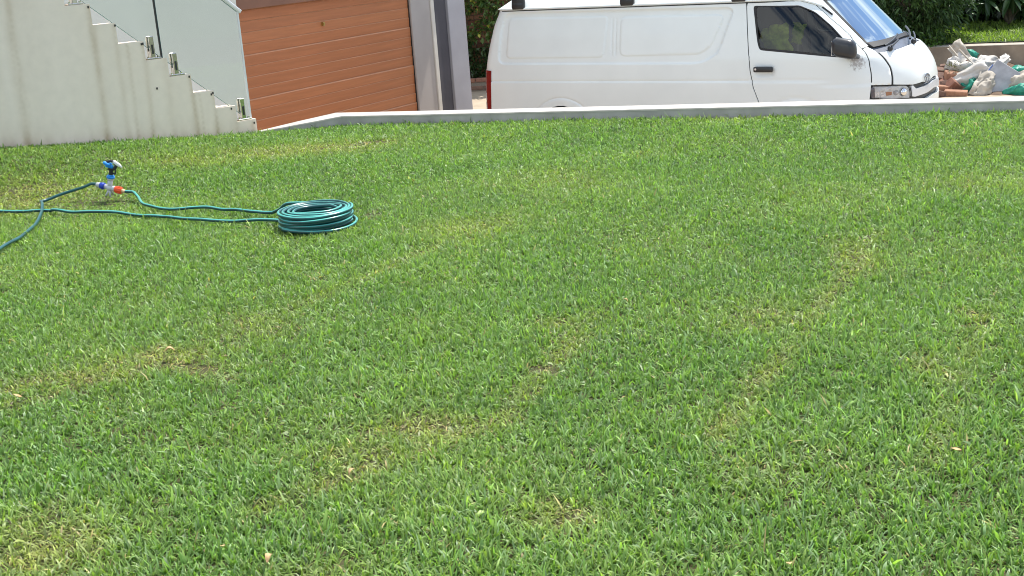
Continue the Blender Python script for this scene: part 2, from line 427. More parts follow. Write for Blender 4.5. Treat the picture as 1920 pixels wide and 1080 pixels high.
# ------------------------------------------------------------------ glass balustrade on the stair wall
bal = empty('glass_balustrade', (ST0[0], ST0[1], 0), math.atan2(ST_D[1], ST_D[0]), 'frameless glass balustrade on chrome clamps beside the stairs', 'balustrade')
m_pane = glass_mat('balustrade_glass', (.935, .965, .957), .95, 1.5)
m_edge = mat('green_glass_edge', (.06, .17, .17), .15, var=.3, scale=30)
slope = (.128 - 1.125) / (-.054 + 1.208)
def zl(s_): return 1.128 + slope * (s_ + 1.208)
YG = TH * .5
def glass_panel(s0, s1, h):
    out = [(s0, zl(s0)), (s1, zl(s1)), (s1, zl(s1) + h), (s0, zl(s0) + h)]
    bm = bmesh.new()
    for y in (YG - .006, YG + .006):
        bm.faces.new([bm.verts.new((x, y, z)) for x, z in out])
    p = link('glass_panel', bm_mesh('glass_panel', bm), m_pane, bal)
    bm = bmesh.new()
    for i in (0, 2, 3):
        a, b = Vector((out[i][0], YG, out[i][1])), Vector((out[(i + 1) % 4][0], YG, out[(i + 1) % 4][1]))
        d = (b - a); L = d.length; mid = (a + b) / 2
        box(bm, mid, (L, .0125, .0035), Matrix.Rotation(-math.atan2(d.z, d.x), 3, 'Y'))
    link('pane_edge', bm_mesh('pane_edge', bm), m_edge, p)
    return p
glass_panel(-.692, -.020, .875)
box_obj('joint_seal', (-.6985, YG, zl(-.6985) + .44), (.011, .014, .87), M['seal'], bal)
glass_panel(-1.90, -.705, .875)
bm = bmesh.new()
a, b = Vector((-2.0, YG, zl(-2.0) + .895)), Vector((.012, YG, zl(.012) + .895)); d = b - a
box(bm, (a + b) / 2, (d.length, .045, .03), Matrix.Rotation(-math.atan2(d.z, d.x), 3, 'Y'), .006, 2)
link('handrail', bm_mesh('handrail', bm, True), M['silver'], bal)
box_obj('end_trim', (-.0125, YG, zl(-.02) + .45), (.010, .022, .86), M['silver'], bal)
def spigot(s_, z_):
    bm = bmesh.new()
    box(bm, (s_ - .012, YG - .026, z_ + .09), (.036, .022, .165), None, .004)
    box(bm, (s_ - .012, YG + .026, z_ + .09), (.036, .022, .165), None, .004)
    box(bm, (s_ - .012, YG, z_ + .035), (.036, .03, .05), None, .003)
    o = link('spigot', bm_mesh('spigot', bm), M['steel'], bal)
    bm = bmesh.new(); box(bm, (s_ - .012, YG, z_ + .006), (.115, .11, .012), None, .003)
    link('base_plate', bm_mesh('base_plate', bm), M['steel'], o)
    for dx in (-.04, .04):
        bm = bmesh.new(); cyl(bm, (s_ - .012 + dx, YG - .03, z_ + .012), (s_ - .012 + dx, YG - .03, z_ + .024), .009, n=8)
        link('bolt', bm_mesh('bolt', bm), M['chrome'], o)
    bm = bmesh.new(); box(bm, (s_ - .012, YG - .0385, z_ + .075), (.014, .004, .07), None)
    link('clamp_screw', bm_mesh('clamp_screw', bm), M['plastic'], o)
for s_, z_ in [(-.075, .123), (-.595, .545), (-.765, .69), (-1.305, 1.146)]: spigot(s_, z_)

# ------------------------------------------------------------------ house: wall behind the stairs, garage surround, pillars
GD = np.array([.545, .839]); G0 = np.array([-.933, 15.0])
house = empty('house', (G0[0], G0[1], -1.0), math.atan2(GD[1], GD[0]), 'grey plastered house with garage opening and dark-striped corner pillar', 'house')
m_hw = mat('grey_house_plaster', (.55, .56, .54), .85, var=.05, scale=2.5, bump=.2)
m_pier = mat('warm_grey_plaster', (.40, .365, .345), .85, var=.06, scale=3, bump=.2)
m_pier_l = mat('lit_reveal', (.62, .585, .53), .85, var=.06, scale=3)  # lighter than the pier: light on its side return put into the colour
m_char = mat('shaded_charcoal_plaster', (.075, .072, .085), .85, var=.12, scale=3, bump=.2)  # charcoal plaster whose dark tone also holds the shade of the gap
m_violet = mat('cool_grey_plaster', (.33, .325, .355), .85, var=.07, scale=3, bump=.2)
m_lint = mat('brown_lintel', (.22, .10, .06), .6, var=.12, scale=3)
# local frame: x along the front, y into the house (left of travel), z from the drive
def hbox(name, x0, x1, y0, y1, z0, z1, m, bev=.006): return box_obj(name, ((x0 + x1) / 2, (y0 + y1) / 2, (z0 + z1) / 2), (x1 - x0, y1 - y0, z1 - z0), m, house, None, bev)
hbox('pier', 0.0, .375, -.02, .40, -.02, 3.2, m_pier)
hbox('reveal', .377, .445, -.035, .40, -.02, 3.2, m_pier_l)
hbox('recess', .447, .725, .0, .40, -.02, 3.2, m_char)
hbox('corner_pillar', .727, 1.09, -.03, .45, .09, 3.2, m_violet)
hbox('pillar_foot', .700, 1.11, -.028, .47, -.02, .088, m_pier)
hbox('lintel', -4.2, -.002, -.10, .30, 1.885, 2.15, m_lint)
hbox('upper_wall', -4.2, -.003, .0, .38, 2.152, 3.2, m_hw)
hbox('left_pier', -4.2, -3.0, -.0, .38, -.02, 1.883, m_hw)
hbox('back_wall', -4.2, 1.0, 3.4, 3.6, -.02, 3.2, m_hw)
hbox('end_wall', .80, 1.0, .47, 3.39, -.02, 3.2, m_hw)
hbox('roof', -4.6, 1.4, -.3, 3.9, 3.203, 3.4, m_hw)
# wall on the far side of the stairs, seen through the glass
sw = empty('stair_wall', (ST0[0], ST0[1], -1.0), math.atan2(ST_D[1], ST_D[0]), 'pale smooth wall standing behind the glass balustrade', 'wall')
m_sw = mat('pale_wall_plaster', (.64, .64, .605), .85, var=.04, scale=2.0, bump=.15)
box_obj('wall_face', (-2.46, 1.255, 1.9), (6.0, .22, 3.8), m_sw, sw)
hs = None

# ------------------------------------------------------------------ sectional garage door: each plank its own piece
door = empty('garage_door', (G0[0], G0[1], -1.0), math.atan2(GD[1], GD[0]), 'orange-brown sectional garage door of wide horizontal planks', 'garage door')
m_door = mat('orange_brown_door', (.43, .158, .064), .42, var=.10, scale=5, bump=.25, bscale=40, stretch=(.35, 1, 8), spec=.45)
m_door_back = mat('door_joint', (.50, .20, .09), .5, var=.1)
PL = .108
def plank_mesh(L, h, bev):
    bm = bmesh.new(); b_ = (h - .0012) / 2
    pr = [(-.010, -b_), (-.0165, b_ - bev), (-.010, b_), (.015, b_), (.015, -b_)]
    a0 = [bm.verts.new((-L / 2, y, z)) for y, z in pr]; a1 = [bm.verts.new((L / 2, y, z)) for y, z in pr]
    bm.faces.new(a0); bm.faces.new(a1[::-1])
    for i in range(5): bm.faces.new((a0[i], a0[(i + 1) % 5], a1[(i + 1) % 5], a1[i]))
    bmesh.ops.recalc_face_normals(bm, faces=bm.faces)
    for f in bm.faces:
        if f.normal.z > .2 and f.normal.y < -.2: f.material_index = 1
    return bm_mesh('plank', bm)
m_edge_lit = mat('sky_lit_plank_edge', (.60, .29, .15), .5, var=.15, scale=7)  # upward bevels painted paler, standing in for sky light caught on them
m_doors = [m_door, mat('orange_brown_door_b', (.415, .152, .061), .45, var=.12, scale=4, bump=.25, bscale=40, stretch=(.35, 1, 8)), mat('orange_brown_door_c', (.445, .166, .067), .42, var=.10, scale=6, bump=.25, bscale=40, stretch=(.35, 1, 8))]
pl_me = []
for m_ in m_doors:
    for bv in (.006, .010): pl_me.append(plank_mesh(3.0, PL, bv)); pl_me[-1].materials.append(m_); pl_me[-1].materials.append(m_edge_lit)
for sct in range(4):
    zb = 1.88 - (sct + 1) * 4 * PL
    sec = box_obj('door_panel', (-1.505, .058, zb + 2 * PL), (3.0, .02, 4 * PL - .006), m_door_back, door)
    for p in range(4):
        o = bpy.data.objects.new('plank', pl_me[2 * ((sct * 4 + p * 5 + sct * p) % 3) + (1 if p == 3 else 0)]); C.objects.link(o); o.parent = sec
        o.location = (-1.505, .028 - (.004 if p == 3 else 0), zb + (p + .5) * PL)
box_obj('bottom_seal', (-1.505, .05, .075), (3.0, .05, .15), M['seal'], door)
bm = bmesh.new(); cyl(bm, (-1.53, .016, 1.632), (-1.53, -.010, 1.632), .024, .02, 14); cyl(bm, (-1.53, -.010, 1.632), (-1.53, -.018, 1.632), .012, .010, 10)
link('lock', bm_mesh('lock', bm), mat('brass', (.45, .33, .12), .35, metal=.9), door)
for x in (-.0045, -3.006):
    box_obj('side_seal', (x, .012, .94), (.006, .02, 1.87), M['seal'], door)
# END_PART_1

# ------------------------------------------------------------------ lawn grass: every blade a bent strip, colour per blade
DRY = [(-1.33, 4.57, .24, .10, .8), (-1.62, 4.40, .27, .09, .7), (-1.16, 4.42, .13, .05, .8), (-.29, 3.66, .18, .11, .75), (-.45, 3.50, .16, .08, .55), (1.47, 5.28, .10, .28, .6), (1.40, 5.05, .1, .1, .4), (-.17, 6.39, .31, .23, .55),
       (.93, 4.48, .15, .20, .4), (-1.26, 2.99, .22, .21, .75), (.09, 2.95, .09, .09, .75), (-1.47, 9.27, .66, .28, .8), (-3.0, 8.03, .45, .5, .7), (1.31, 3.81, .08, .15, .55), (.19, 4.60, .12, .07, .5),
       (-.50, 3.37, .05, .08, .6), (-1.03, 4.91, .23, .24, .4), (1.62, 4.32, .05, .08, .8), (-1.36, 4.68, .04, .06, .95), (1.9, 9.2, .47, .21, .4), (-1.78, 4.30, .06, .06, .85), (-1.72, 4.16, .04, .04, .9),
       (-2.2, 9.0, .5, .25, .5), (.6, 3.1, .1, .12, .35), (2.4, 6.5, .4, .3, .3), (.4, 7.4, .3, .4, .3), (-.5, 2.75, .12, .08, .5)]
DIRT = [(1.59, 4.21, .055, .035), (-.94, 9.39, .16, .09), (-1.25, 4.46, .10, .022), (-1.12, 4.38, .06, .03), (-.86, 5.55, .05, .04), (.11, 2.96, .025, .02), (-.96, 3.97, .04, .03), (-.72, 6.84, .06, .06), (-.9, 4.9, .02, .02), (-1.0, 3.2, .03, .02)]
def mask(L, x, y, wob=.35):
    out = np.zeros(len(x)); wx = x + wob * .12 * (vnoise(x, y, .11, 21) - .5) * 2; wy = y + wob * .12 * (vnoise(x, y, .11, 22) - .5) * 2
    for e in L:
        st = e[4] if len(e) > 4 else 1
        out = np.maximum(out, st * np.exp(-(((wx - e[0]) / e[2]) ** 2 + ((wy - e[1]) / e[3]) ** 2)))
    return out

SEAMS = [((-1.73, 4.15), (-1.26, 4.53), .9), ((-.72, 3.14), (-.06, 3.68), .9), ((-.06, 3.68), (.31, 4.68), .7), ((.56, 3.41), (1.68, 5.61), .75), ((-1.03, 4.91), (.08, 6.72), .7), ((-1.40, 4.51), (-1.02, 4.28), .9), ((1.04, 3.08), (1.79, 4.55), .45)]
def seam_mask(x, y):
    out = np.zeros(len(x)); P = np.stack([x, y], 1)
    for a, b, st in SEAMS:
        a = np.array(a); b = np.array(b); ab = b - a; t = np.clip(((P - a) @ ab) / (ab @ ab), 0, 1)
        d = np.linalg.norm(P - a - t[:, None] * ab, axis=1) + .03 * (vnoise(x, y, .13, 51) - .5)
        out = np.maximum(out, .68 * st * np.exp(-(d / .055) ** 2) * (.45 + .8 * vnoise(x, y, .22, 52)))
    return out
def make_blades(x, y, z, L, Wd, az, p0, p1, tint, tip_tint, five, side_tilt):
    n = len(x); h = np.stack([np.cos(az), np.sin(az), np.zeros(n)], 1); w = np.stack([-np.sin(az), np.cos(az), side_tilt], 1)
    up = np.array([0, 0, 1.])
    d0 = up * np.cos(p0)[:, None] + h * np.sin(p0)[:, None]; d1 = up * np.cos(p1)[:, None] + h * np.sin(p1)[:, None]
    b = np.stack([x, y, z], 1); Wv = w * (Wd / 2)[:, None]; Lc = L[:, None]
    if five:
        pm = (p0 + p1) / 2; dm = up * np.cos(pm)[:, None] + h * np.sin(pm)[:, None]
        m1 = b + d0 * Lc * .36; m2 = m1 + dm * Lc * .34; tp = m2 + d1 * Lc * .30
        V = np.stack([b - Wv * .7, b + Wv * .7, m1 - Wv, m1 + Wv, m2 - Wv * .8, m2 + Wv * .8, tp], 1)
        base = np.array([[0, 1, 3], [0, 3, 2], [2, 3, 5], [2, 5, 4], [4, 5, 6]]); k = 7; f = np.array([0, 0, .4, .4, .75, .75, 1.])
    else:
        m1 = b + d0 * Lc * .5; tp = m1 + d1 * Lc * .5
        V = np.stack([b - Wv * .75, b + Wv * .75, m1 - Wv, m1 + Wv, tp], 1)
        base = np.array([[0, 1, 3], [0, 3, 2], [2, 3, 4]]); k = 5; f = np.array([0, 0, .5, .5, 1.])
    Fc = (np.arange(n) * k)[:, None, None] + base[None]
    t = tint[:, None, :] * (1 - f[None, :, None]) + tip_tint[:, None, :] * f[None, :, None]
    return V.reshape(-1, 3), Fc.reshape(-1, 3), t.reshape(-1, 3)

def grass_field(bands, zfun, inside, name, dry=True, half=.43, margin=.75):
    Vs, Fs, Ts, off = [], [], [], 0
    for y0, y1, dens, Lm, Wm, five in bands:
        wid = half * y1 + margin; n = int(2 * wid * (y1 - y0) * dens / 5)
        tx = rng.uniform(-wid, wid, n); ty = rng.uniform(y0, y1, n)
        keep = np.abs(tx) < half * ty + margin
        keep &= inside(tx, ty)
        tx, ty = tx[keep], ty[keep]; n = len(tx)
        clump = rng.normal(0, 1, n)
        per = 5; x = np.repeat(tx, per) + rng.normal(0, .010, n * per); y = np.repeat(ty, per) + rng.normal(0, .010, n * per)
        cl = np.repeat(clump, per)
        k2 = inside(x, y); x, y, cl = x[k2], y[k2], cl[k2]
        dm = np.maximum(mask(DRY, x, y), seam_mask(x, y)) if dry else np.zeros(len(x))
        # mottled wear that follows the turf joints
        big = vnoise(x, y, .9, 1) * .6 + vnoise(x, y, .35, 2) * .4
        worn = np.clip((vnoise(x + .5 * y, y * .6 - x * .3, .42, 31) - .62) * 2.2, 0, 1)
        dm = np.clip(dm * (.45 + .9 * vnoise(x, y, .05, 33)) + .16 * worn, 0, 1)
        di = mask(DIRT, x, y, .15) if dry else np.zeros(len(x))
        thin = rng.uniform(0, 1, len(x)) > np.clip(di * 1.1, 0, .9) + .06 * dm
        x, y, cl, dm, big, di = (q[thin] for q in (x, y, cl, dm, big, di))
        m = len(x); az = rng.uniform(0, 2 * np.pi, m)
        hv = .75 + .5 * big
        L = Lm * hv * np.exp(rng.normal(0, .28, m)) * (1 - .18 * dm)
        if dry:
            ds = np.hypot((x + 2.45) / .34, (y - 7.80) / .38); L = L * (1 - .62 * np.exp(-ds ** 2 * 1.2)); L = L * (1 + .35 * np.exp(-np.clip(wall_y(x) - y, 0, None) / .12) * (x > -1.2)); Wd = Wm * np.exp(rng.normal(0, .25, m)) * (1 - .25 * dm)
        p0 = np.abs(rng.normal(.68, .40, m)) + .25 * dm; p1 = p0 + np.abs(rng.normal(.5, .45, m)) + .3 * dm; p1 = np.minimum(p1, 2.0)
        g_mid = np.array([.219, .366, .088]); g_dark = np.array([.108, .218, .047]); g_yel = np.array([.326, .415, .124]); g_blu = np.array([.272, .385, .202])
        u = np.clip(.5 + .28 * cl + .22 * rng.normal(0, 1, m) + (big - .5) * .7, 0, 1)[:, None]
        t = g_dark * (1 - u) + g_mid * u
        v = np.clip(rng.normal(.16, .28, m) + .5 * (vnoise(x, y, .5, 9) - .5), 0, 1)[:, None]; t = t * (1 - v) + g_yel * v
        v = (rng.uniform(0, 1, m) < .22)[:, None] * rng.uniform(.3, 1, m)[:, None]; t = t * (1 - v) + g_blu * v
        straw = np.array([.46, .36, .165]) * (1 + .25 * rng.normal(0, 1, m))[:, None]; olive = np.array([.395, .395, .115])
        dd = np.clip(dm * 1.15, 0, 1)[:, None]; t = t * (1 - dd * .75) + olive * dd * .75
        isd = rng.uniform(0, 1, m) < .020 + .42 * dm ** 1.5 + .4 * di
        t[isd] = straw[isd]; p0[isd] += .5; p1[isd] += .4
        t = np.clip(t * np.exp(rng.normal(-.02, .26, m))[:, None], .01, .8)
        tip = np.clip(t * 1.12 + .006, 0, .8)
        z = zfun(x, y) - .004
        V, Fc, Tt = make_blades(x, y, z, L, Wd, az, p0, p1, t * .72, tip, five, rng.normal(0, .35, m))  # root colour darkened: shade between the blades is put into the tint
        Vs.append(V); Fs.append(Fc + off); Ts.append(Tt); off += len(V)
    return raw_mesh(name, np.vstack(Vs), np.vstack(Fs), np.clip(np.vstack(Ts), 0, 1))

LP = np.array(LAWN)
def in_lawn(x, y):
    P = np.stack([x, y], 1)
    return in_poly(P, LP) & (y < wall_y(x) - .012)
m_grass = attr_mat('grass_blades', rough=.44, trans=.42, spec=.4, tcol=(1.15, 1.35, .5))
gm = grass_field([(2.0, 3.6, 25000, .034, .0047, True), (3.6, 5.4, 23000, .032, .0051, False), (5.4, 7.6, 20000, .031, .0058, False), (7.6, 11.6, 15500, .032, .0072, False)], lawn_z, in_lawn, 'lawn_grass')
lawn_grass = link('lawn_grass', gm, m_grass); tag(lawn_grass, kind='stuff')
print('grass tris', len(gm.polygons))
# END_PART_2

# ------------------------------------------------------------------ hoses and sprinkler
m_hose = mat('teal_hose', (.007, .066, .070), .30, var=.3, scale=12, spec=.5, coat=.08)
m_stripe = mat('pale_teal_stripe', (.07, .36, .31), .28, var=.12, scale=12, spec=.6)
m_hose2 = mat('dark_teal_hose', (.012, .085, .09), .3, var=.3, scale=9, spec=.5)
m_stripe2 = mat('grey_teal_stripe', (.04, .13, .16), .35, var=.2, scale=9)
HR = .0090
def on_lawn(pts, dz=.022, n=8, wob=.0):
    P = spline([(x, y, 0) for x, y in pts], n); P[:, 2] = lawn_z(P[:, 0], P[:, 1]) + dz + wob * (vnoise(P[:, 0], P[:, 1], .16, 41) - .5)
    return P
hose = empty('garden_hose', (-1.005, 6.66, 0), 0, 'teal garden hose wound into a flat coil, its two ends trailing off across the lawn', 'hose')
HB = np.array([-1.005, 6.66, 0])
# the coil: five layers of spiral turns
pts = []; layers, rings = 5, 4; r_in, r_out = .133, .196
for L_ in range(layers):
    for k_ in range(rings):
        kk = k_ if L_ % 2 == 0 else rings - 1 - k_
        for a in range(40):
            f = a / 40.0; ang = 2 * math.pi * f + .7
            nxt = min(rings - 1, kk + 1) if L_ % 2 == 0 else max(0, kk - 1)
            e_ = max(0, (f - .85) / .15)
            rr = r_in + (r_out - r_in) / (rings - 1) * (kk * (1 - e_) + nxt * e_)
            ph = L_ * 1.7 + k_ * .9
            rr += .0048 * math.sin(ang + ph * 1.9) + .0035 * math.sin(2 * ang + ph * 2.1)
            if L_ == 0: rr += .008 * math.sin(ang - .6)
            if L_ == layers - 1 and kk == 0: rr -= .012
            zz = .024 + L_ * .0178 + .005 * math.sin(ang + ph * 1.3) + .002 * math.sin(3 * ang + ph)
            if L_ == 0 and k_ == rings - 1 and False: zz -= .01
            pts.append((rr * math.cos(ang), rr * math.sin(ang), zz))
P = np.array(pts); Ps = P.copy()
for i in range(2, len(P) - 2): Ps[i] = (P[i - 2] + P[i - 1] + P[i] + P[i + 1] + P[i + 2]) / 5
coil = link('coil', tube_mesh('coil', Ps, HR, 10, (1, 2)), [m_hose, m_stripe], hose)
# a slack strand that has slipped down inside the ring
ang = np.linspace(.3, 2.9, 30); Pl = np.column_stack([.118 * np.cos(ang) - .005, .100 * np.sin(ang) - .012, .045 + .014 * np.sin(ang)])
link('slack_turn', tube_mesh('slack_turn', Pl, HR, 10, (1, 2, 3)), [m_hose, m_stripe], hose)
SPC = Vector((-2.432, 7.834, .092)); SPR = Matrix.Rotation(R(15), 3, Vector((.3, .95, 0)).normalized()) @ Matrix.Rotation(R(-14), 3, 'Z')
SP_L = SPC + SPR @ Vector((-.084, 0, 0)); SP_R = SPC + SPR @ Vector((.098, 0, 0)); SP_L2 = SPC + SPR @ Vector((-.13, 0, 0)); SP_R2 = SPC + SPR @ Vector((.135, 0, 0))
ang = np.linspace(-2.6, 1.0, 44); Pl = np.column_stack([.202 * np.cos(ang) + .006, .203 * np.sin(ang) - .004, .020 + .006 * np.sin(ang * 2)])
link('loose_turn', tube_mesh('loose_turn', Pl, HR, 10, (1, 2)), [m_hose, m_stripe], hose)
UP = [(-2.225, 7.690), (-2.155, 7.509), (-2.078, 7.417), (-1.987, 7.333), (-1.898, 7.289), (-1.796, 7.303), (-1.691, 7.256), (-1.548, 7.144), (-1.45, 7.069), (-1.37, 7.03), (-1.29, 6.98)]
Pu = on_lawn(UP, .038, 8, .014); _dr = (SP_R - SP_L).normalized()
Pu = np.vstack([spline(np.array([tuple(SP_R), tuple(SP_R + Vector((_dr.x * .04, _dr.y * .04, -.004))), (-2.272, 7.775, .062), tuple(Pu[0])]), 7)[:-1], Pu])
up_end = np.array([(-1.240, 6.930, .060), (-1.195, 6.892, .093), (-1.12, 6.862, .098), (-1.0, 6.85, .094)])
Pu = np.vstack([Pu[:-1], spline(np.vstack([Pu[-1], up_end]), 6)])
link('hose_run', tube_mesh('hose_run', Pu - HB, HR, 10, (1, 2, 3)), [m_hose, m_stripe], hose)
LOW = [(-3.60, 7.70), (-3.164, 7.647), (-3.042, 7.612), (-2.892, 7.572), (-2.774, 7.568), (-2.699, 7.533), (-2.551, 7.43), (-2.334, 7.353), (-2.133, 7.258), (-1.929, 7.13), (-1.827, 7.055), (-1.632, 6.93), (-1.456, 6.877), (-1.383, 6.833), (-1.235, 6.774), (-1.19, 6.70)]
Pw = on_lawn(LOW, .030, 8, .016); Pw[:40, 2] -= .006
link('hose_run', tube_mesh('hose_run', Pw - HB, HR, 10, (1, 2)), [m_hose, m_stripe], hose)
feed = empty('feed_hose', (-2.66, 8.30, 0), 0, 'darker hose curving from the blue connector of the sprinkler off the left edge', 'hose')
LEFT = [(-2.852, 7.79), (-2.815, 7.704), (-2.763, 7.534), (-2.707, 7.321), (-2.673, 7.103), (-2.658, 6.923), (-2.657, 6.736), (-2.667, 6.588), (-2.653, 6.422), (-2.70, 6.0)]
Pf = on_lawn(LEFT, .034, 8, .012)
Pf = np.vstack([spline(np.array([tuple(SP_L), tuple(SP_L - Vector((_dr.x * .04, _dr.y * .04, -.006))), (-2.600, 7.868, .103), (-2.668, 7.880, .086), (-2.756, 7.864, .066), (-2.822, 7.826, .048), tuple(Pf[0])]), 6)[:-1], Pf])
c_ = np.linalg.norm(Pf[:, :2] - np.array([-2.77, 7.565]), axis=1); Pf[:, 2] -= .008 * np.exp(-(c_ / .08) ** 2)
link('hose_run', tube_mesh('hose_run', Pf - np.array([-2.66, 8.30, 0]), HR, 10, (1, 2)), [m_hose2, m_stripe2], feed)

spr = empty('sprinkler', (-2.432, 7.834, .092), 0, 'blue and black impact sprinkler on a grey tee with blue and orange connectors', 'sprinkler')
spr.scale = (.98, .98, .98)
spr.rotation_euler = SPR.to_euler()
m_grey = mat('pale_grey_plastic', (.52, .53, .56), .35, var=.06)
m_blue = mat('royal_blue_plastic', (.012, .05, .42), .3, var=.1)
m_sky = mat('bright_blue_plastic', (.015, .26, .72), .3, var=.1)
m_orange = mat('orange_plastic', (.75, .085, .02), .35, var=.1)
m_cream = mat('cream_plastic', (.72, .50, .28), .4, var=.1)
m_white = mat('white_plastic', (.75, .75, .74), .35, var=.04)
bm = bmesh.new()
cyl(bm, (-.035, 0, 0), (.045, 0, 0), .015); cyl(bm, (0, 0, 0), (0, 0, .055), .015, .017); cyl(bm, (0, 0, .05), (0, 0, .064), .020)
ball(bm, (0, 0, 0), .021); cyl(bm, (.022, 0, 0), (.036, 0, 0), .0185, .0185, 16)
for sx in (-1, 1):
    cyl(bm, (0, 0, -.005), (sx * .016, -.012, -.055), .008, .006, 8); cyl(bm, (0, 0, -.005), (sx * .012, .03, -.05), .008, .006, 8)
link('tee_body', bm_mesh('tee_body', bm, True), m_grey, spr)
bm = bmesh.new(); cyl(bm, (-.036, 0, 0), (-.066, 0, 0), .021, .019, 16); ball(bm, (-.05, 0, 0), .0225, 14, (.8, 1, 1))
bc = link('blue_connector', bm_mesh('blue_connector', bm, True), m_blue, spr)
bm = bmesh.new(); cyl(bm, (-.066, 0, 0), (-.092, 0, 0), .018, .013, 16)
link('collar', bm_mesh('collar', bm, True), m_grey, bc)
bm = bmesh.new(); cyl(bm, (.037, 0, 0), (.046, 0, 0), .019, .022, 16); cyl(bm, (.046, 0, 0), (.084, 0, 0), .022, .020, 16)
for k_ in range(10):
    a = k_ * math.pi / 5; box(bm, (.064, .0213 * math.cos(a), .0213 * math.sin(a)), (.034, .004, .004), Matrix.Rotation(a, 3, 'X'))
oc = link('orange_connector', bm_mesh('orange_connector', bm), m_orange, spr)
bm = bmesh.new(); cyl(bm, (.084, 0, 0), (.106, 0, 0), .014, .0095, 14)
link('collar', bm_mesh('collar', bm, True), m_cream, oc)
bm = bmesh.new(); cyl(bm, (0, 0, .064), (0, 0, .078), .026, .024, 18); cyl(bm, (0, 0, .078), (0, 0, .086), .020, .017, 18)
link('blue_collar', bm_mesh('blue_collar', bm, True), m_sky, spr)
bm = bmesh.new(); cyl(bm, (0, 0, .084), (0, 0, .118), .014, .012, 12); cyl(bm, (0, 0, .116), (.0, 0, .130), .019, .021, 14)
box(bm, (.022, 0, .098), (.024, .012, .010), None, .002); box(bm, (.032, -.004, .112), (.008, .01, .026), None, .002)
cyl(bm, (.02, 0, .126), (.036, 0, .158), .011, .009, 10)
link('pivot', bm_mesh('pivot', bm, False), M['plastic'], spr)
# swing arm: blue counterweight loop, black bridge, pale jet nozzle
bm = bmesh.new()
lp = [(-.032 * math.cos(a) - .014, -.012 * math.sin(a) - .006, .143 + .012 * math.cos(a * .5)) for a in np.linspace(-1.9, 1.9, 15)]
for a_, b_ in zip(lp, lp[1:]): cyl(bm, a_, b_, .0105, .0105, 8)
box(bm, (-.012, -.004, .140), (.052, .016, .022), None, .005, 2)
link('counterweight', bm_mesh('counterweight', bm, True), m_sky, spr)
bm = bmesh.new()
ar = [(-.034 + .062 * t_, 0, .158 + .017 * math.sin(math.pi * t_)) for t_ in np.linspace(0, 1, 9)]
for a_, b_ in zip(ar, ar[1:]): cyl(bm, a_, b_, .008, .008, 8)
link('bridge', bm_mesh('bridge', bm, True), M['plastic'], spr)
bm = bmesh.new()
box(bm, (.034, -.002, .168), (.05, .018, .020), Matrix.Rotation(R(22), 3, 'Y'), .005, 2); cyl(bm, (.044, -.002, .168), (.072, -.002, .150), .009, .006, 10)
link('nozzle', bm_mesh('nozzle', bm, True), m_white, spr)

# dry scraps on the lawn
SCR = [((-1.717, 4.159), 'curled tan leaf scrap on the yellowed turf seam near the left edge', .030), ((-.629, 2.798), 'pale curled dry leaf on the lawn at the bottom, under the long yellow streak', .030), ((1.141, 3.125), 'thin tan dry leaf lying on green lawn low on the right side', .026),
       ((-.479, 3.285), 'small cream straw scrap beside the yellow streak in the lower middle lawn', .026), ((-.759, 2.883), 'short upright whitish straw bit on dark green lawn at bottom left', .022), ((-1.282, 4.53), 'orange-tan dead grass tuft at the corner of the dry turf seam', .038),
       ((.573, 2.583), 'yellowish dry leaf on the bottom lawn edge right of the middle', .026), ((.433, 4.744), 'small pinkish dry leaf on the open lawn above the middle', .022)]
m_scrap = mat('dry_leaf', (.55, .36, .17), .8, var=.35, scale=60)
for i_, ((x, y), lb, s_) in enumerate(SCR):
    V = []; Fc = []; n = 7
    for a in range(n):
        t_ = a / (n - 1); w_ = s_ * .28 * math.sin(math.pi * (t_ * .86 + .1)); b_ = s_ * .3 * math.sin(math.pi * t_) * (1 if i_ % 2 else -.4)
        for j in (-1, 0, 1): V.append(((t_ - .5) * s_, j * w_, b_ + abs(j) * w_ * .7))
    for a in range(n - 1):
        for j in range(2): Fc.append((a * 3 + j, a * 3 + j + 1, a * 3 + j + 4, a * 3 + j + 3))
    o = link('dry_leaf', raw_mesh('dry_leaf', V, Fc, smooth=True), m_scrap)
    o.location = (x, y, float(lawn_z(np.array([x]), np.array([y]))[0]) + .036); o.rotation_euler = (.3 * math.sin(i_ * 3.1), .4 * math.cos(i_ * 2.2), i_ * 1.3)
    tag(o, lb, 'dead leaf', 'dry scraps lying on the lawn')
# END_PART_3

# ------------------------------------------------------------------ the van
van = empty('delivery_van', (.328, 14.542, -1.0), R(-33.0), 'white windowless panel van with grey-black mirror and roof bars, parked behind the low wall', 'van')
KF, NF = .75, 2.3
ip = np.interp
def w_(z): return ip(z, [.2, .5, .9, 1.1, 1.35, 1.64], [.82, .845, .85, .845, .81, .755])
def xr_(z): return ip(z, [.2, .6, 1.02, 1.22, 1.46, 1.65], [-.02, -.027, .0, .036, .098, .18])
def xf_(z): return ip(z, [.2, .4, .6, .75, .87, .96, 1.04, 1.10, 1.15, 1.19, 1.23, 1.64], [4.41, 4.49, 4.52, 4.52, 4.505, 4.475, 4.425, 4.375, 4.31, 4.24, 4.18, 3.78])
def s0_(z): return ip(z, [.2, 1.1, 1.23, 1.64], [3.72, 3.67, 3.5, 3.1])
def smooth_ip(fn):
    def g(z): return (fn(z - .03) + fn(z - .015) + fn(z) + fn(z + .015) + fn(z + .03)) / 5
    return g
w_, xr_, xf_, s0_ = (smooth_ip(q) for q in (w_, xr_, xf_, s0_))
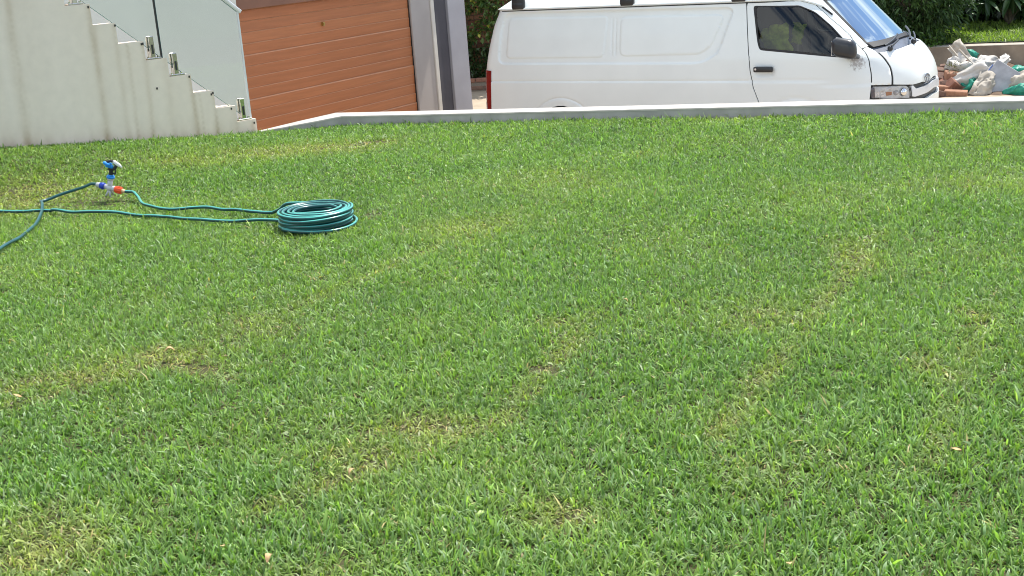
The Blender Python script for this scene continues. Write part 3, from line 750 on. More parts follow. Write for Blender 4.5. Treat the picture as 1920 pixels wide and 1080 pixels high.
def S(U, z):
    U = np.asarray(U, float); z = np.asarray(z, float)
    w, xr, xf, s0 = w_(z), xr_(z), xf_(z), s0_(z)
    th = np.clip(U / KF, 0, np.pi); c, sn = np.cos(th), np.sin(th)
    r = (np.abs(c) ** NF + np.abs(sn) ** NF) ** (-1 / NF)
    s = s0 + (xf - s0) * sn * r; lat = -w * c * r
    s = np.where(U < 0, s0 + U, s); s = np.where(U > KF * np.pi, s0 - (U - KF * np.pi), s)
    d = np.clip(s - xr, 0, .1); ww = (w - .1) + np.sqrt(np.maximum(.01 - (.1 - d) ** 2, 0))
    lat = np.where(U < 0, -ww, lat); lat = np.where(U > KF * np.pi, ww, lat)
    return np.stack([s, lat, z + 0 * s], -1)
def SN(U, z):
    e = .004; du = S(U + e, z) - S(U - e, z); dz = S(U, z + e) - S(U, z - e)
    n = np.cross(du, dz); return n / (np.linalg.norm(n, axis=-1, keepdims=True) + 1e-12)
def sd_round(X, Z, poly, rad):
    """signed distance (negative inside) of a polygon with rounded corners"""
    P = np.stack([X, Z], 1); c = np.mean(poly, 0); q = []
    d = seg_dist(P, np.array(poly)); i = in_poly(P, np.array(poly)); d = np.where(i, -d, d)
    return d
def sstep(x, a, b): t = np.clip((x - a) / (b - a), 0, 1); return t * t * (3 - 2 * t)
def rounded(poly, r, n=5):
    poly = [np.array(p, float) for p in poly]; out = []; m = len(poly)
    for i in range(m):
        p, a, b = poly[i], poly[i - 1], poly[(i + 1) % m]; da, db = a - p, b - p; la, lb = np.linalg.norm(da), np.linalg.norm(db)
        q = min(r, la * .45, lb * .45); s_, e_ = p + da / la * q, p + db / lb * q
        for t in np.linspace(0, 1, n): out.append((1 - t) ** 2 * s_ + 2 * t * (1 - t) * p + t * t * e_)
    return np.array(out)
OUTER = rounded([(.19, 1.074), (2.52, 1.062), (2.70, 1.15), (2.86, 1.584), (.29, 1.605), (.225, 1.45)], .09)
IN1 = rounded([(.294, 1.139), (1.452, 1.137), (1.499, 1.537), (.325, 1.546)], .05)
IN2 = rounded([(1.638, 1.145), (2.50, 1.155), (2.62, 1.22), (2.753, 1.518), (1.642, 1.527)], .07)
def pressed(U, z):
    P = S(U, z); s = P[..., 0].ravel(); zz = np.asarray(z).ravel(); d = np.zeros(len(s))
    near = P[..., 1].ravel() < 0
    a = sd_round(s, zz, OUTER, 0); d -= .013 * sstep(-a, -.003, .014)
    for q in (IN1, IN2): a = sd_round(s, zz, q, 0); d += .007 * sstep(-a, -.003, .006)
    for q in (1.548, 1.590): d -= .005 * np.exp(-((s - q) / .005) ** 2) * sstep(zz, 1.14, 1.16) * (1 - sstep(zz, 1.50, 1.53))
    d += crease(s, zz)
    return d
def crease(s, zz, s1=9.):
    d = .007 * (1 - sstep(zz, .880, .905)) - .006 * np.exp(-((zz - .898) / .008) ** 2)
    for cx in (.94, 3.48):
        r_ = np.hypot(s - cx, zz - .30); d = d - .006 * np.exp(-((r_ - (.425 if cx < 2 else .44)) / .007) ** 2) + .005 * (1 - sstep(r_, .40, .425))
    return d
def door_press(U, z):
    s = S(U, z)[..., 0].ravel(); zz = np.asarray(z).ravel()
    d = crease(s, zz) * (1 - sstep(s, 3.55, 3.9) * (np.abs(zz - .89) < .04))
    d -= .016 * np.exp(-(((s - 3.165) / .085) ** 4 + ((zz - .975) / .038) ** 4))
    return d
def panel(name, poly, m, step=.025, disp=None, holes=(), off=0., rim=.012, parent=None, both=False, extra=None):
    v, f = fill_2d(poly, step, holes, extra)
    n = SN(v[:, 0], v[:, 1]); P = S(v[:, 0], v[:, 1])
    P = P + n * (off + (disp(v[:, 0], v[:, 1]) if disp else 0) * np.ones(len(v)))[:, None]
    if rim:
        be = rim_edges(f); k = len(be); nV = len(P); i = np.arange(k)
        P = np.vstack([P, P[be[:, 0]], P[be[:, 1]], P[be[:, 1]] - n[be[:, 1]] * rim, P[be[:, 0]] - n[be[:, 0]] * rim])
        q = np.stack([nV + i, nV + i + 3 * k, nV + i + 2 * k, nV + i + k], 1); f = np.vstack([f, q[:, [0, 1, 2]], q[:, [0, 2, 3]]])
    o = link(name, raw_mesh(name, P, f, smooth=True), m, parent or van)
    o['uvlen'] = 0; del o['uvlen']
    if both:
        P2 = P * np.array([1, -1, 1]); o2 = link(name, raw_mesh(name, P2, f[:, ::-1], smooth=True), m, parent or van); return o, o2
    return o
def us(s, z): return (float(s - s0_(z)), z)
def strip(name, line, half, off, m, parent=None):
    L_ = densify(np.array(line), .03, False); n = SN(L_[:, 0], L_[:, 1]); P = S(L_[:, 0], L_[:, 1]) + n * off
    T = np.gradient(P, axis=0); T /= np.linalg.norm(T, axis=1)[:, None]; sd = np.cross(n, T)
    V = np.vstack([P - sd * half, P + sd * half]); k = len(P); i = np.arange(k - 1)
    Fc = np.stack([i, i + 1, k + i + 1, k + i], 1)
    o = link(name, raw_mesh(name, V, Fc[:, ::-1], smooth=True), m, parent or van); link(name, raw_mesh(name, V * np.array([1, -1, 1]), Fc, smooth=True), m, parent or van); return o

KP = KF * math.pi
seam = [(2.955, 1.632), (2.964, 1.62), (2.981, 1.428), (3.0, 1.21), (3.02, .99), (3.052, .834), (3.101, .703), (3.17, .52), (3.23, .34)]
seam_d = densify(np.array(seam), .04, False)
rear = [(xr_(z) + .004, z) for z in np.linspace(.30, 1.632, 26)]
def arch(cx, r_, z0, a0=0., a1=math.pi):
    return [(cx + r_ * math.cos(a), z0 + r_ * math.sin(a)) for a in np.linspace(a0, a1, 18)]
side = [us(*p) for p in rear] + [us(s, 1.632) for s in np.linspace(.25, 2.92, 40)] + [us(*p) for p in seam_d] + [us(s, .30) for s in np.linspace(3.2, 1.30, 30)] + [us(*p) for p in arch(.94, .345, .30)] + [us(s, .30) for s in np.linspace(.58, .02, 8)]
side = [p for i, p in enumerate(side) if i == 0 or math.hypot(p[0] - side[i - 1][0], p[1] - side[i - 1][1]) > .004]
ex = []
def along(poly, offs, closed=True):
    L_ = densify(np.array(poly), .014, closed); T = np.gradient(L_, axis=0); T /= np.linalg.norm(T, axis=1)[:, None] + 1e-9; Nn = np.stack([-T[:, 1], T[:, 0]], 1)
    for o_ in offs: ex.append(L_ + Nn * o_)
for q in (OUTER, IN1, IN2): along(q, (-.015, -.009, -.003, .003, .007))
for q in (1.548, 1.590): along([(q, 1.15), (q, 1.52)], (-.010, -.005, 0, .005, .010), False)
along([(.03, .898), (3.0, .898)], (-.02, -.012, -.006, 0, .006, .012, .02), False)
along(arch(.94, .425, .30, .1, math.pi - .1), (-.012, -.006, 0, .006, .012), False)
EX = np.vstack(ex); EX[:, 0] -= s0_(EX[:, 1])
panel('side_panel', side, M['paint'], .016, pressed, both=True, extra=EX)
# front door
G = .009
fseam = [(.400, .34), (.402, .55), (.407, .725), (.430, .87), (.449, 1.011), (.472, 1.096), (.507, 1.167), (.542, 1.284), (.533, 1.35), (.511, 1.428), (.484, 1.57), (.384, 1.612), (.30, 1.626)]
dr = [us(s + G, z) for s, z in seam_d[::-1] if .34 <= z < 1.62]
a_ = [us(*p) for p in arch(3.48, .36, .30, .12, math.pi - .75)]
doorp = dr[:1] + a_[::-1][:] if False else []
fs = densify(np.array(fseam), .03, False)
bottom = [us(3.24, .34)] + [us(*p) for p in arch(3.48, .352, .30, R(8), R(150))][::-1] + [us(3.84, .34)]
doorp = [us(s + G, z) for s, z in seam_d if .36 < z < 1.615] + bottom + [tuple(p) for p in fs] + [us(s, 1.626) for s in np.linspace(3.36, 2.985, 8)]
doorp = [p for i, p in enumerate(doorp) if i == 0 or math.hypot(p[0] - doorp[i - 1][0], p[1] - doorp[i - 1][1]) > .004]
WIN = rounded([(-.441, 1.183), (.304, 1.098), (.415, 1.135), (.463, 1.259), (.463, 1.377), (.43, 1.51), (.34, 1.577), (-.10, 1.590), (-.128, 1.57)], .025)
m_pd, nt_, b_ = new_mat('scuffed_door_paint'); b_.inputs['Roughness'].default_value = .32; b_.inputs['Coat Weight'].default_value = .35
tc_ = nt_.nodes.new('ShaderNodeTexCoord'); vm_ = nt_.nodes.new('ShaderNodeVectorMath'); vm_.operation = 'SUBTRACT'; vm_.inputs[1].default_value = (4.045, -.80, 1.06)
vl_ = nt_.nodes.new('ShaderNodeVectorMath'); vl_.operation = 'LENGTH'; mr_ = nt_.nodes.new('ShaderNodeMapRange'); mr_.inputs['From Min'].default_value = .04; mr_.inputs['From Max'].default_value = .16; mr_.inputs['To Min'].default_value = 1; mr_.inputs['To Max'].default_value = 0
nz_ = nt_.nodes.new('ShaderNodeTexNoise'); nz_.inputs['Scale'].default_value = 48; nz_.inputs['Detail'].default_value = 6; ad_ = nt_.nodes.new('ShaderNodeMath'); ad_.operation = 'MULTIPLY_ADD'; ad_.inputs[1].default_value = .75
rm_ = nt_.nodes.new('ShaderNodeMapRange'); rm_.inputs['From Min'].default_value = .98; rm_.inputs['From Max'].default_value = 1.22
mx_ = nt_.nodes.new('ShaderNodeMix'); mx_.data_type = 'RGBA'; mx_.inputs[6].default_value = (.765, .80, .79, 1); mx_.inputs[7].default_value = (.40, .38, .36, 1)
nt_.links.new(tc_.outputs['Object'], vm_.inputs[0]); nt_.links.new(vm_.outputs[0], vl_.inputs[0]); nt_.links.new(vl_.outputs['Value'], mr_.inputs['Value']); nt_.links.new(tc_.outputs['Object'], nz_.inputs['Vector'])
nt_.links.new(mr_.outputs[0], ad_.inputs[0]); nt_.links.new(nz_.outputs['Fac'], ad_.inputs[2]); nt_.links.new(ad_.outputs[0], rm_.inputs['Value']); nt_.links.new(rm_.outputs[0], mx_.inputs[0]); nt_.links.new(mx_.outputs[2], b_.inputs['Base Color'])
dm1, dm2 = panel('front_door', doorp, m_pd, .016, door_press, holes=[WIN], both=True)
dm1['label'] = 'front door with rust-flecked scuffs below the mirror'
wc = WIN.mean(0); ring_in = wc + (WIN - wc) * np.array([.955, .92]); ring_in[:, 1] += .006
for k_, dd in ((1, dm1), (-1, dm2)):
    pass
a1, a2 = panel('window_seal', WIN, M['seal'], .02, holes=[ring_in], off=-.004, rim=.02, both=True); a1.parent = dm1; a2.parent = dm2
a1, a2 = panel('door_glass', wc + (WIN - wc) * .975, M['window'], .03, off=-.010, rim=0, both=True); a1.parent = dm1; a2.parent = dm2
# window divider and far detail
for dd, sg in ((dm1, -1), (dm2, 1)):
    bm = bmesh.new(); box(bm, (3.165, sg * .872, 1.008), (.19, .036, .052), None, .012, 2)
    h_ = link('door_handle', bm_mesh('door_handle', bm, True), M['plastic'], dd)
    bm = bmesh.new(); cyl(bm, (3.095, sg * .887, 1.012), (3.095, sg * .893, 1.012), .010, n=10); link('key_lock', bm_mesh('key_lock', bm), M['chrome'], h_)
# front wing, pillar, windscreen, cowl, bonnet
wing = [(.409, .845), (.439, .87), (.459, 1.011), (.482, 1.096), (.517, 1.163), (.575, 1.176), (.592, 1.150), (.594, 1.118), (.613, .995), (.604, .90), (.592, .833)]
panel('front_wing', wing, M['paint'], .02, both=True)
pil = [(.518, 1.172), (.552, 1.284), (.543, 1.35), (.521, 1.428), (.494, 1.575), (.394, 1.621), (.31, 1.634), (.62, 1.648), (.592, 1.62), (.607, 1.407), (.616, 1.243), (.598, 1.185), (.575, 1.180)]
panel('front_pillar', pil, M['paint'], .02, both=True)
def sym(pts): return list(pts) + [(KP - u, z) for u, z in reversed(pts)]
ws = sym([(.606, 1.635), (.616, 1.407), (.626, 1.243), (.608, 1.19), (.64, 1.174), (.75, 1.180), (.90, 1.190), (1.10, 1.203)])
panel('windscreen', ws, M['screen'], .03, off=-.006, rim=0)
ws_in = sym([(.63, 1.60), (.640, 1.407), (.650, 1.253), (.640, 1.215), (.75, 1.218), (.90, 1.222), (1.10, 1.228)])
panel('windscreen_seal', ws, M['seal'], .03, holes=[ws_in], off=-.004, rim=.02)
cw = sym([(.602, 1.182), (.600, 1.140), (.640, 1.131), (.757, 1.131), (.96, 1.145), (1.14, 1.152)]) 
cw = [(.602, 1.180), (.600, 1.140), (.640, 1.131), (.757, 1.131), (.96, 1.143), (1.178, 1.150)] + [(KP - u, z) for u, z in [(.96, 1.143), (.757, 1.131), (.64, 1.131), (.60, 1.14), (.602, 1.18), (.75, 1.187), (.90, 1.196)]] + [(1.178, 1.208), (.90, 1.196), (.75, 1.187)]
panel('cowl', cw, M['cowl'], .025, off=-.022, rim=.0)
bon = [(.618, 1.124), (.757, 1.122), (.96, 1.134), (1.178, 1.141)] + [(KP - u, z) for u, z in [(.96, 1.134), (.757, 1.122), (.618, 1.124), (.632, .995), (.620, .90), (.611, .834), (.734, .815)]] + \
      [(1.50, .806), (1.35, .812), (1.20, .826), (1.167, .823), (1.10, .812), (1.044, .803), (.998, .799), (.945, .812), (.86, .808), (.80, .806), (.734, .815), (.611, .832), (.622, .90), (.632, .995)]
panel('bonnet', bon, M['paint'], .022)
# grille: dark openings and pale bar between
panel('grille', [(.79, .80), (.945, .81), (.998, .797), (1.044, .801), (1.167, .822), (1.35, .81), (1.56, .80), (1.56, .64), (1.40, .62), (1.148, .66), (.991, .645), (.80, .67)], M['plastic'], .025, off=-.03, rim=0)
panel('grille_bar', [(.782, .797), (.80, .797), (.835, .762), (.95, .768), (1.071, .775), (1.163, .789), (1.30, .785), (1.52, .765), (1.575, .79), (1.575, .70), (1.45, .695), (1.16, .723), (1.006, .702), (.818, .692), (.784, .70)], M['silver'], .02, off=.004, rim=.03)
panel('grille_slat', [(1.0, .790), (1.18, .805), (1.40, .800), (1.40, .794), (1.18, .799), (1.0, .785)], M['silver'], .02, off=-.015, rim=.01)
bump = [(.404, .34), (.406, .55), (.411, .716), (.60, .690), (.778, .678), (.84, .672), (.991, .650), (1.148, .664), (1.35, .655), (1.56, .675), (KP - .60, .69), (KP - .411, .716), (KP - .406, .55), (KP - .404, .34)]
panel('front_bumper', bump, M['paint'], .03, off=.006, rim=.03)
# emblem: three crossed ovals in chrome
bm = bmesh.new(); ec = S(np.array([1.006]), np.array([.836]))[0]; en = SN(np.array([1.006]), np.array([.836]))[0]
ez = np.array([0, 0, 1.]) - en * en[2]; ez /= np.linalg.norm(ez); ex = np.cross(ez, en)
def oval(a, b, cz=0., r_=.0045):
    Q = [ec + en * .012 + ex * a * math.cos(t) + ez * (b * math.sin(t) + cz) for t in np.linspace(0, 2 * math.pi, 25)]
    for q0, q1 in zip(Q, Q[1:]): cyl(bm, q0, q1, r_, n=6)
oval(.058, .040); oval(.020, .039); oval(.036, .015, .022)
link('emblem', bm_mesh('emblem', bm, True), mat('dull_chrome', (.30, .31, .33), .15, metal=.9), van)
# headlights
HL = [(.418, .829), (.60, .820), (.70, .812), (.745, .803), (.770, .782), (.778, .74), (.776, .686), (.60, .700), (.418, .724)]
def headlight(sg):
    def fl(o):
        if sg > 0:
            me = o.data; co = np.empty(len(me.vertices) * 3); me.vertices.foreach_get('co', co); co = co.reshape(-1, 3) * np.array([1, -1, 1]); me.vertices.foreach_set('co', co.ravel()); me.flip_normals()
        return o
    body = fl(panel('headlight', HL, M['lamp_white'], .03, off=-.022, rim=0))
    fl(panel('lens', HL, M['lens'], .03, off=.003, rim=0, parent=body)); fl(panel('bezel', HL, M['plastic'], .03, holes=[np.array(HL).mean(0) + (np.array(HL) - np.array(HL).mean(0)) * np.array([.982, .95])], off=.004, rim=.006, parent=body))
    fl(panel('side_marker', [(.422, .822), (.452, .820), (.452, .726), (.422, .730)], mat('smoked_marker', (.20, .17, .18), .3), .03, off=-.006, rim=.01, parent=body))
    fl(panel('reflector', [(.456, .816), (.66, .806), (.66, .774), (.456, .776)], M['lamp_white'], .03, off=-.012, rim=.01, parent=body))
    fl(panel('indicator', [(.456, .766), (.54, .764), (.54, .728), (.456, .730)], M['chrome'], .03, off=-.022, rim=.01, parent=body))
    fl(panel('indicator_bulb', [(.545, .768), (.60, .766), (.595, .735), (.55, .735)], M['amber'], .03, off=-.018, rim=.01, parent=body))
    bm = bmesh.new(); c_ = S(np.array([.70]), np.array([.752]))[0]; n_ = SN(np.array([.70]), np.array([.752]))[0]
    c2 = c_ - n_ * .018; ball(bm, c2, .040, 16); o = link('main_lamp', bm_mesh('main_lamp', bm, True), M['chrome'], body); fl(o)
    bm = bmesh.new(); c_ = S(np.array([.635]), np.array([.755]))[0]; ball(bm, c_ - SN(np.array([.635]), np.array([.755]))[0] * .022, .026, 14); fl(link('dip_lamp', bm_mesh('dip_lamp', bm, True), M['white_lens'], body))
    return body
headlight(-1); headlight(1)
# dark rubber behind the shut lines
for nm, ln in (('door_seal', [us(s + G / 2, z) for s, z in seam_d]), ('door_seal', [(u + .005, z) for u, z in fs]), ('bonnet_seal', [(.606, 1.12), (.623, .995), (.613, .90), (.602, .83)]), ('wing_seal', [(.50, 1.168), (.58, 1.178), (.60, 1.185)])):
    strip(nm, ln, .016, -.009, M['seal'])
# roof, gutters, bars
ns, nl = 60, 31
ss = np.linspace(0, 1, ns); ll = np.linspace(-1, 1, nl); V = []
for a in ss:
    for l in ll:
        xr0, xf0 = .16, float(xf_(1.645)) + .0
        lat = l * (.752 if a < .9 else .752 - .06 * ((a - .9) / .1) ** 2)
        s = xr0 + (xf0 - xr0) * a
        # roof front follows the windscreen's bow
        bow = (1 - abs(l) ** 2.3) ** (1 / 2.3) if abs(l) < 1 else 0
        sfr = 3.09 + (xf0 - 3.09) * bow; s = xr0 + .02 * abs(l) + (sfr - xr0) * a if a > .0 else xr0 + .02 * abs(l)
        edge = (1 - abs(l) ** 5); ends = min(1, ((s - xr0) / .22 + .0)) if s < xr0 + .22 else 1
        front = 1 - max(0, (s - 3.0) / (max(sfr, 3.2) - 3.0)) ** 2 * .6 if s > 3.0 else 1
        z = 1.640 + .150 * edge ** .8 * (1 - (1 - ends) ** 2) * front
        if a == 1: z = 1.640
        V.append((s, lat, z))
Fc = [(i * nl + j, (i + 1) * nl + j, (i + 1) * nl + j + 1, i * nl + j + 1) for i in range(ns - 1) for j in range(nl - 1)]
link('roof', raw_mesh('roof', V, Fc, smooth=True), M['paint'], van)
gl = S(np.array([us(s, 1.633)[0] for s in np.linspace(.19, 3.35, 60)]), np.full(60, 1.633)); gl = np.vstack([gl, S(np.array([.32, .40, .48, .54]), np.array([1.63, 1.618, 1.585, 1.55]))])
gut = gl + np.array([0, -.006, .004])
bmv = tube_mesh('gutter', gut, .011, 8); link('gutter', bmv, M['paint'], van); link('gutter', tube_mesh('gutter', gut * np.array([1, -1, 1]), .011, 8), M['paint'], van)
gs = gl + np.array([0, -.002, -.014]); link('gutter_seal', tube_mesh('gutter_seal', gs, .005, 6), M['seal'], van); link('gutter_seal', tube_mesh('gutter_seal', gs * np.array([1, -1, 1]), .005, 6), M['seal'], van)
slot = S(np.linspace(.528, .557, 6), np.linspace(1.545, 1.472, 6)) + SN(np.linspace(.528, .557, 6), np.linspace(1.545, 1.472, 6)) * .004
link('pillar_vent', tube_mesh('pillar_vent', slot, .009, 6), M['plastic'], van)
for s_ in (.445, 1.715, 2.895):
    bm = bmesh.new(); box(bm, (s_, 0, 1.842), (.055, 1.60, .03), None, .008, 2); bar = link('roof_bar', bm_mesh('roof_bar', bm, True), M['silver'], van)
    for sg in (-1, 1):
        bm = bmesh.new(); box(bm, (s_, sg * .752, 1.735), (.150, .05, .19), Matrix.Rotation(R(sg * 6), 3, 'X'), .014, 2); box(bm, (s_, sg * .772, 1.668), (.135, .022, .07), None, .006)
        link('bar_clamp', bm_mesh('bar_clamp', bm, True), M['plastic'], bar)
# tail: door, window, lamps
zz = np.linspace(.32, 1.64, 30); yy = np.linspace(-.78, .78, 24)
V = [(float(xr_(z)) + .002 + .0 * y, y * (float(w_(z)) - .06) / .79, z) for z in zz for y in yy]
Fc = [(i * 24 + j, (i + 1) * 24 + j, (i + 1) * 24 + j + 1, i * 24 + j + 1) for i in range(29) for j in range(23)]
tg = link('tailgate', raw_mesh('tailgate', V, Fc, smooth=True), M['paint'], van)
V = [(float(xr_(z)) - .008, y, z) for z in np.linspace(1.08, 1.52, 8) for y in np.linspace(-.6, .6, 8)]
link('rear_window', raw_mesh('rear_window', V, [(i * 8 + j, (i + 1) * 8 + j, (i + 1) * 8 + j + 1, i * 8 + j + 1) for i in range(7) for j in range(7)], smooth=True), M['window'], tg)
tl = [(xr_(z) + .002, z) for z in np.linspace(.585, 1.015, 12)] + [(float(xr_(z)) + .105 - .012 * (1.0 - z), z) for z in np.linspace(1.010, .585, 12)]
t1, t2 = panel('tail_light', [us(*p) for p in tl], M['red_lens'], .014, off=.009, rim=.012, both=True)
for zc in (.735, .635):
    b1, b2 = panel('lamp_window', [us(float(xr_(zc)) + a, zc + b) for a, b in ((.006, -.036), (.036, -.036), (.036, .036), (.006, .036))], M['white_lens'], .014, off=.0125, rim=.004, both=True); b1.parent = t1; b2.parent = t2
box_obj('rear_bumper', (-.02, 0, .42), (.12, 1.56, .2), M['paint'], van, None, .03, 2)
# mirror on the near side
for sg in (-1,):
    bm = bmesh.new()
    for i in range(1): 
        vs_ = box(bm, (0, 0, 0), (.224, .125, .178), None, .0615, 7)
        for v in vs_:
            v.co.z += .018 * (v.co.x / .11) * -1; v.co.x += .018 * (v.co.z / .09) * (-.3)
            if v.co.x < -.08: v.co.z *= .93
    bmesh.ops.translate(bm, vec=(3.972, sg * .975, 1.205), verts=bm.verts)
    mi = link('wing_mirror', bm_mesh('wing_mirror', bm, True), M['mirror_plastic'], van)
    bm = bmesh.new(); box(bm, (3.865, sg * .955, 1.205), (.008, .095, .13), None, .003); link('mirror_glass', bm_mesh('mirror_glass', bm), M['chrome'], mi)
    bm = bmesh.new(); box(bm, (4.00, sg * .865, 1.125), (.12, .16, .045), Matrix.Rotation(R(sg * 14), 3, 'X'), .014, 2); link('mirror_arm', bm_mesh('mirror_arm', bm, True), M['mirror_plastic'], mi)
# wipers
def front_pt(u, z, o): return S(np.array([u]), np.array([z]))[0] + SN(np.array([u]), np.array([z]))[0] * o
for u0, z0, u1, z1 in ((.70, 1.150, 1.04, 1.215), (1.13, 1.160, 1.55, 1.235)):
    wp = empty('wiper', (0, 0, 0)); wp.parent = van
    L_ = np.array([front_pt(u0 + (u1 - u0) * t, z0 + (z1 - z0) * t, .030) for t in np.linspace(0, 1, 10)]); link('wiper_blade', tube_mesh('wiper_blade', L_, .010, 6), M['plastic'], wp)
    L_ = np.array([front_pt(u0 + .03 + (u1 - u0) * .5 * t, z0 - .018 + (z1 - z0) * .55 * t, .045) for t in np.linspace(0, 1, 8)]); link('wiper_arm', tube_mesh('wiper_arm', L_, .009, 6), M['plastic'], wp)
    bm = bmesh.new(); ball(bm, front_pt(u0 + .03, z0 - .02, .02), .026, 10); link('wiper_hub', bm_mesh('wiper_hub', bm, True), M['plastic'], wp)
# wheels
for cx in (.94, 3.48):
    for sg in (-1, 1):
        wh = empty('wheel', (cx, sg * .74, .31)); wh.parent = van
        bm = bmesh.new(); prof_ = [(.20, -.09), (.28, -.095), (.305, -.075), (.31, 0), (.305, .075), (.28, .095), (.20, .09)]; n = 28; rows = []
        for k_ in range(n):
            a = 2 * math.pi * k_ / n; rows.append([bm.verts.new((r_ * math.cos(a), y, r_ * math.sin(a))) for r_, y in prof_])
        for k_ in range(n):
            for j in range(len(prof_) - 1): bm.faces.new((rows[k_][j], rows[k_][j + 1], rows[(k_ + 1) % n][j + 1], rows[(k_ + 1) % n][j]))
        bmesh.ops.recalc_face_normals(bm, faces=bm.faces); link('tyre', bm_mesh('tyre', bm, True), M['tyre'], wh)
        bm = bmesh.new(); cyl(bm, (0, -.07, 0), (0, .07, 0), .205, n=24); cyl(bm, (0, sg * .07, 0), (0, sg * .09, 0), .09, .07, 16); link('rim', bm_mesh('rim', bm), M['rim'], wh)
# cab inside: floor, bulkhead, dash, seats, steering wheel
box_obj('floor', (2.1, 0, .50), (4.2, 1.50, .06), M['dark_in'], van)
box_obj('bulkhead', (2.85, 0, 1.08), (.04, 1.48, 1.10), M['dark_in'], van)
bm = bmesh.new(); box(bm, (3.83, 0, .95), (.34, 1.30, .26), Matrix.Rotation(R(8), 3, 'Y'), .05, 2); link('dashboard', bm_mesh('dashboard', bm, True), M['dark_in'], van)
m_seat = mat('grey_seat_cloth', (.045, .047, .05), .9, var=.3, scale=20)
for y in (-.42, .38):
    st = empty('seat', (3.15, y, .55)); st.parent = van
    bm = bmesh.new(); box(bm, (.08, 0, .13), (.50, .50, .22), None, .05, 2); link('cushion', bm_mesh('cushion', bm, True), m_seat, st)
    bm = bmesh.new(); box(bm, (-.17, 0, .46), (.14, .46, .56), Matrix.Rotation(R(-12), 3, 'Y'), .05, 2); link('seat_back', bm_mesh('seat_back', bm, True), m_seat, st)
    bm = bmesh.new(); box(bm, (-.25, 0, .80), (.09, .26, .17), Matrix.Rotation(R(-10), 3, 'Y'), .035, 2); link('headrest', bm_mesh('headrest', bm, True), m_seat, st)
Q = [Vector((3.70, -.42, 1.12)) + Matrix.Rotation(R(-62), 3, 'Y') @ Vector((.17 * math.cos(t), .17 * math.sin(t), 0)) for t in np.linspace(0, 2 * math.pi, 33)]
link('steering_wheel', tube_mesh('steering_wheel', [tuple(q) for q in Q], .013, 8), M['plastic'], van)
bm = bmesh.new(); cyl(bm, (3.56, -.05, .95), (3.53, -.05, 1.22), .011, n=8); ball(bm, (3.53, -.05, 1.235), .026, 10); link('gear_lever', bm_mesh('gear_lever', bm, True), M['plastic'], van)

# hi-vis cloth over the driver's seat
m_vest = mat('hi_vis_cloth', (.62, .72, .07), .8, var=.35, scale=9, bump=.4)
def cloth(name, w, h, nx, ny, amp, seed, m, fold=0., th=.004):
    amp *= .72
    nx, ny = int(nx * 1.7), int(ny * 1.7); V = []
    for j in range(ny + 1):
        for i in range(nx + 1):
            u, v = i / nx - .5, j / ny - .5
            q = mnoise.noise_vector(Vector((u * 3 + seed, v * 3, seed * 1.7))); q2 = mnoise.noise_vector(Vector((u * 8 + seed, v * 8, seed * .7)))
            V.append((u * w + q.x * amp * .6, v * h + q.y * amp * .6, q.z * amp * 1.2 + q2.z * amp * .5 + (.5 - abs(q2.x) * 2.2) * amp * .4 + (.4 - abs(mnoise.noise(Vector((u * 15 + seed, v * 15, seed)))) * 2) * amp * .10 - fold * (u * u + v * v)))
    V = np.array(V); k = len(V); W_ = nx + 1
    Fc = [(j * W_ + i, j * W_ + i + 1, (j + 1) * W_ + i + 1, (j + 1) * W_ + i) for j in range(ny) for i in range(nx)]
    V2 = V - np.array([0, 0, th]); F2 = [tuple(a + k for a in f[::-1]) for f in Fc]
    rim_ = []
    bd = [i for i in range(nx)]; loop = [i for i in range(W_)] + [j * W_ + nx for j in range(1, ny + 1)] + [ny * W_ + i for i in range(nx - 1, -1, -1)] + [j * W_ for j in range(ny - 1, 0, -1)]
    for a, b in zip(loop, loop[1:] + loop[:1]): rim_.append((b, a, a + k, b + k))
    return link(name, raw_mesh(name, np.vstack([V, V2]), Fc + F2 + rim_, smooth=True), m)
vest = cloth('safety_vest', .26, .30, 14, 14, .07, 5, m_vest)
VM = Matrix.Translation((.328, 14.542, -1.0)) @ Matrix.Rotation(R(-33), 4, 'Z')
vest.matrix_world = VM @ Matrix.Translation((3.15, -.47, 1.23)) @ Matrix.Rotation(R(84), 4, 'X') @ Matrix.Rotation(R(14), 4, 'Z')
tag(vest, 'crumpled yellow-green safety vest hung on the seat behind the door window', 'vest')
vest2 = cloth('safety_vest', .12, .20, 10, 10, .05, 9, m_vest)
vest2.matrix_world = VM @ Matrix.Translation((3.30, -.30, 1.28)) @ Matrix.Rotation(R(80), 4, 'X') @ Matrix.Rotation(R(-12), 4, 'Z')
tag(vest2, 'narrow second strip of yellow-green cloth nearer the steering wheel in the van', 'vest')
# END_PART_4

# ------------------------------------------------------------------ leaves: many small folded blades in one mesh
def leaf_cloud(name, P, D, L, Wd, tint, m, parent=None, fold=.25):
    """P points, D unit directions, L lengths, Wd widths, tint colours: diamond leaves folded on the midrib"""
    n = len(P); up = np.array([0, 0, 1.]) + rng.normal(0, .45, (n, 3))
    sd = np.cross(D, up); sd /= np.linalg.norm(sd, axis=1)[:, None] + 1e-9; nn = np.cross(sd, D)
    b = P; a = P + D * (L * .45)[:, None] + nn * (L * .06)[:, None]; t = P + D * L[:, None] - nn * (L * .10)[:, None]
    l = a + sd * (Wd / 2)[:, None] + nn * (Wd * fold)[:, None]; r = a - sd * (Wd / 2)[:, None] + nn * (Wd * fold)[:, None]
    V = np.stack([b, l, t, r, a], 1).reshape(-1, 3); o = (np.arange(n) * 5)[:, None, None]
    Fc = (o + np.array([[0, 4, 1], [4, 2, 1], [0, 3, 4], [4, 3, 2]])[None]).reshape(-1, 3)
    T = np.repeat(tint, 5, axis=0)
    return link(name, raw_mesh(name, V, Fc, np.clip(T, 0, 1)), m, parent)
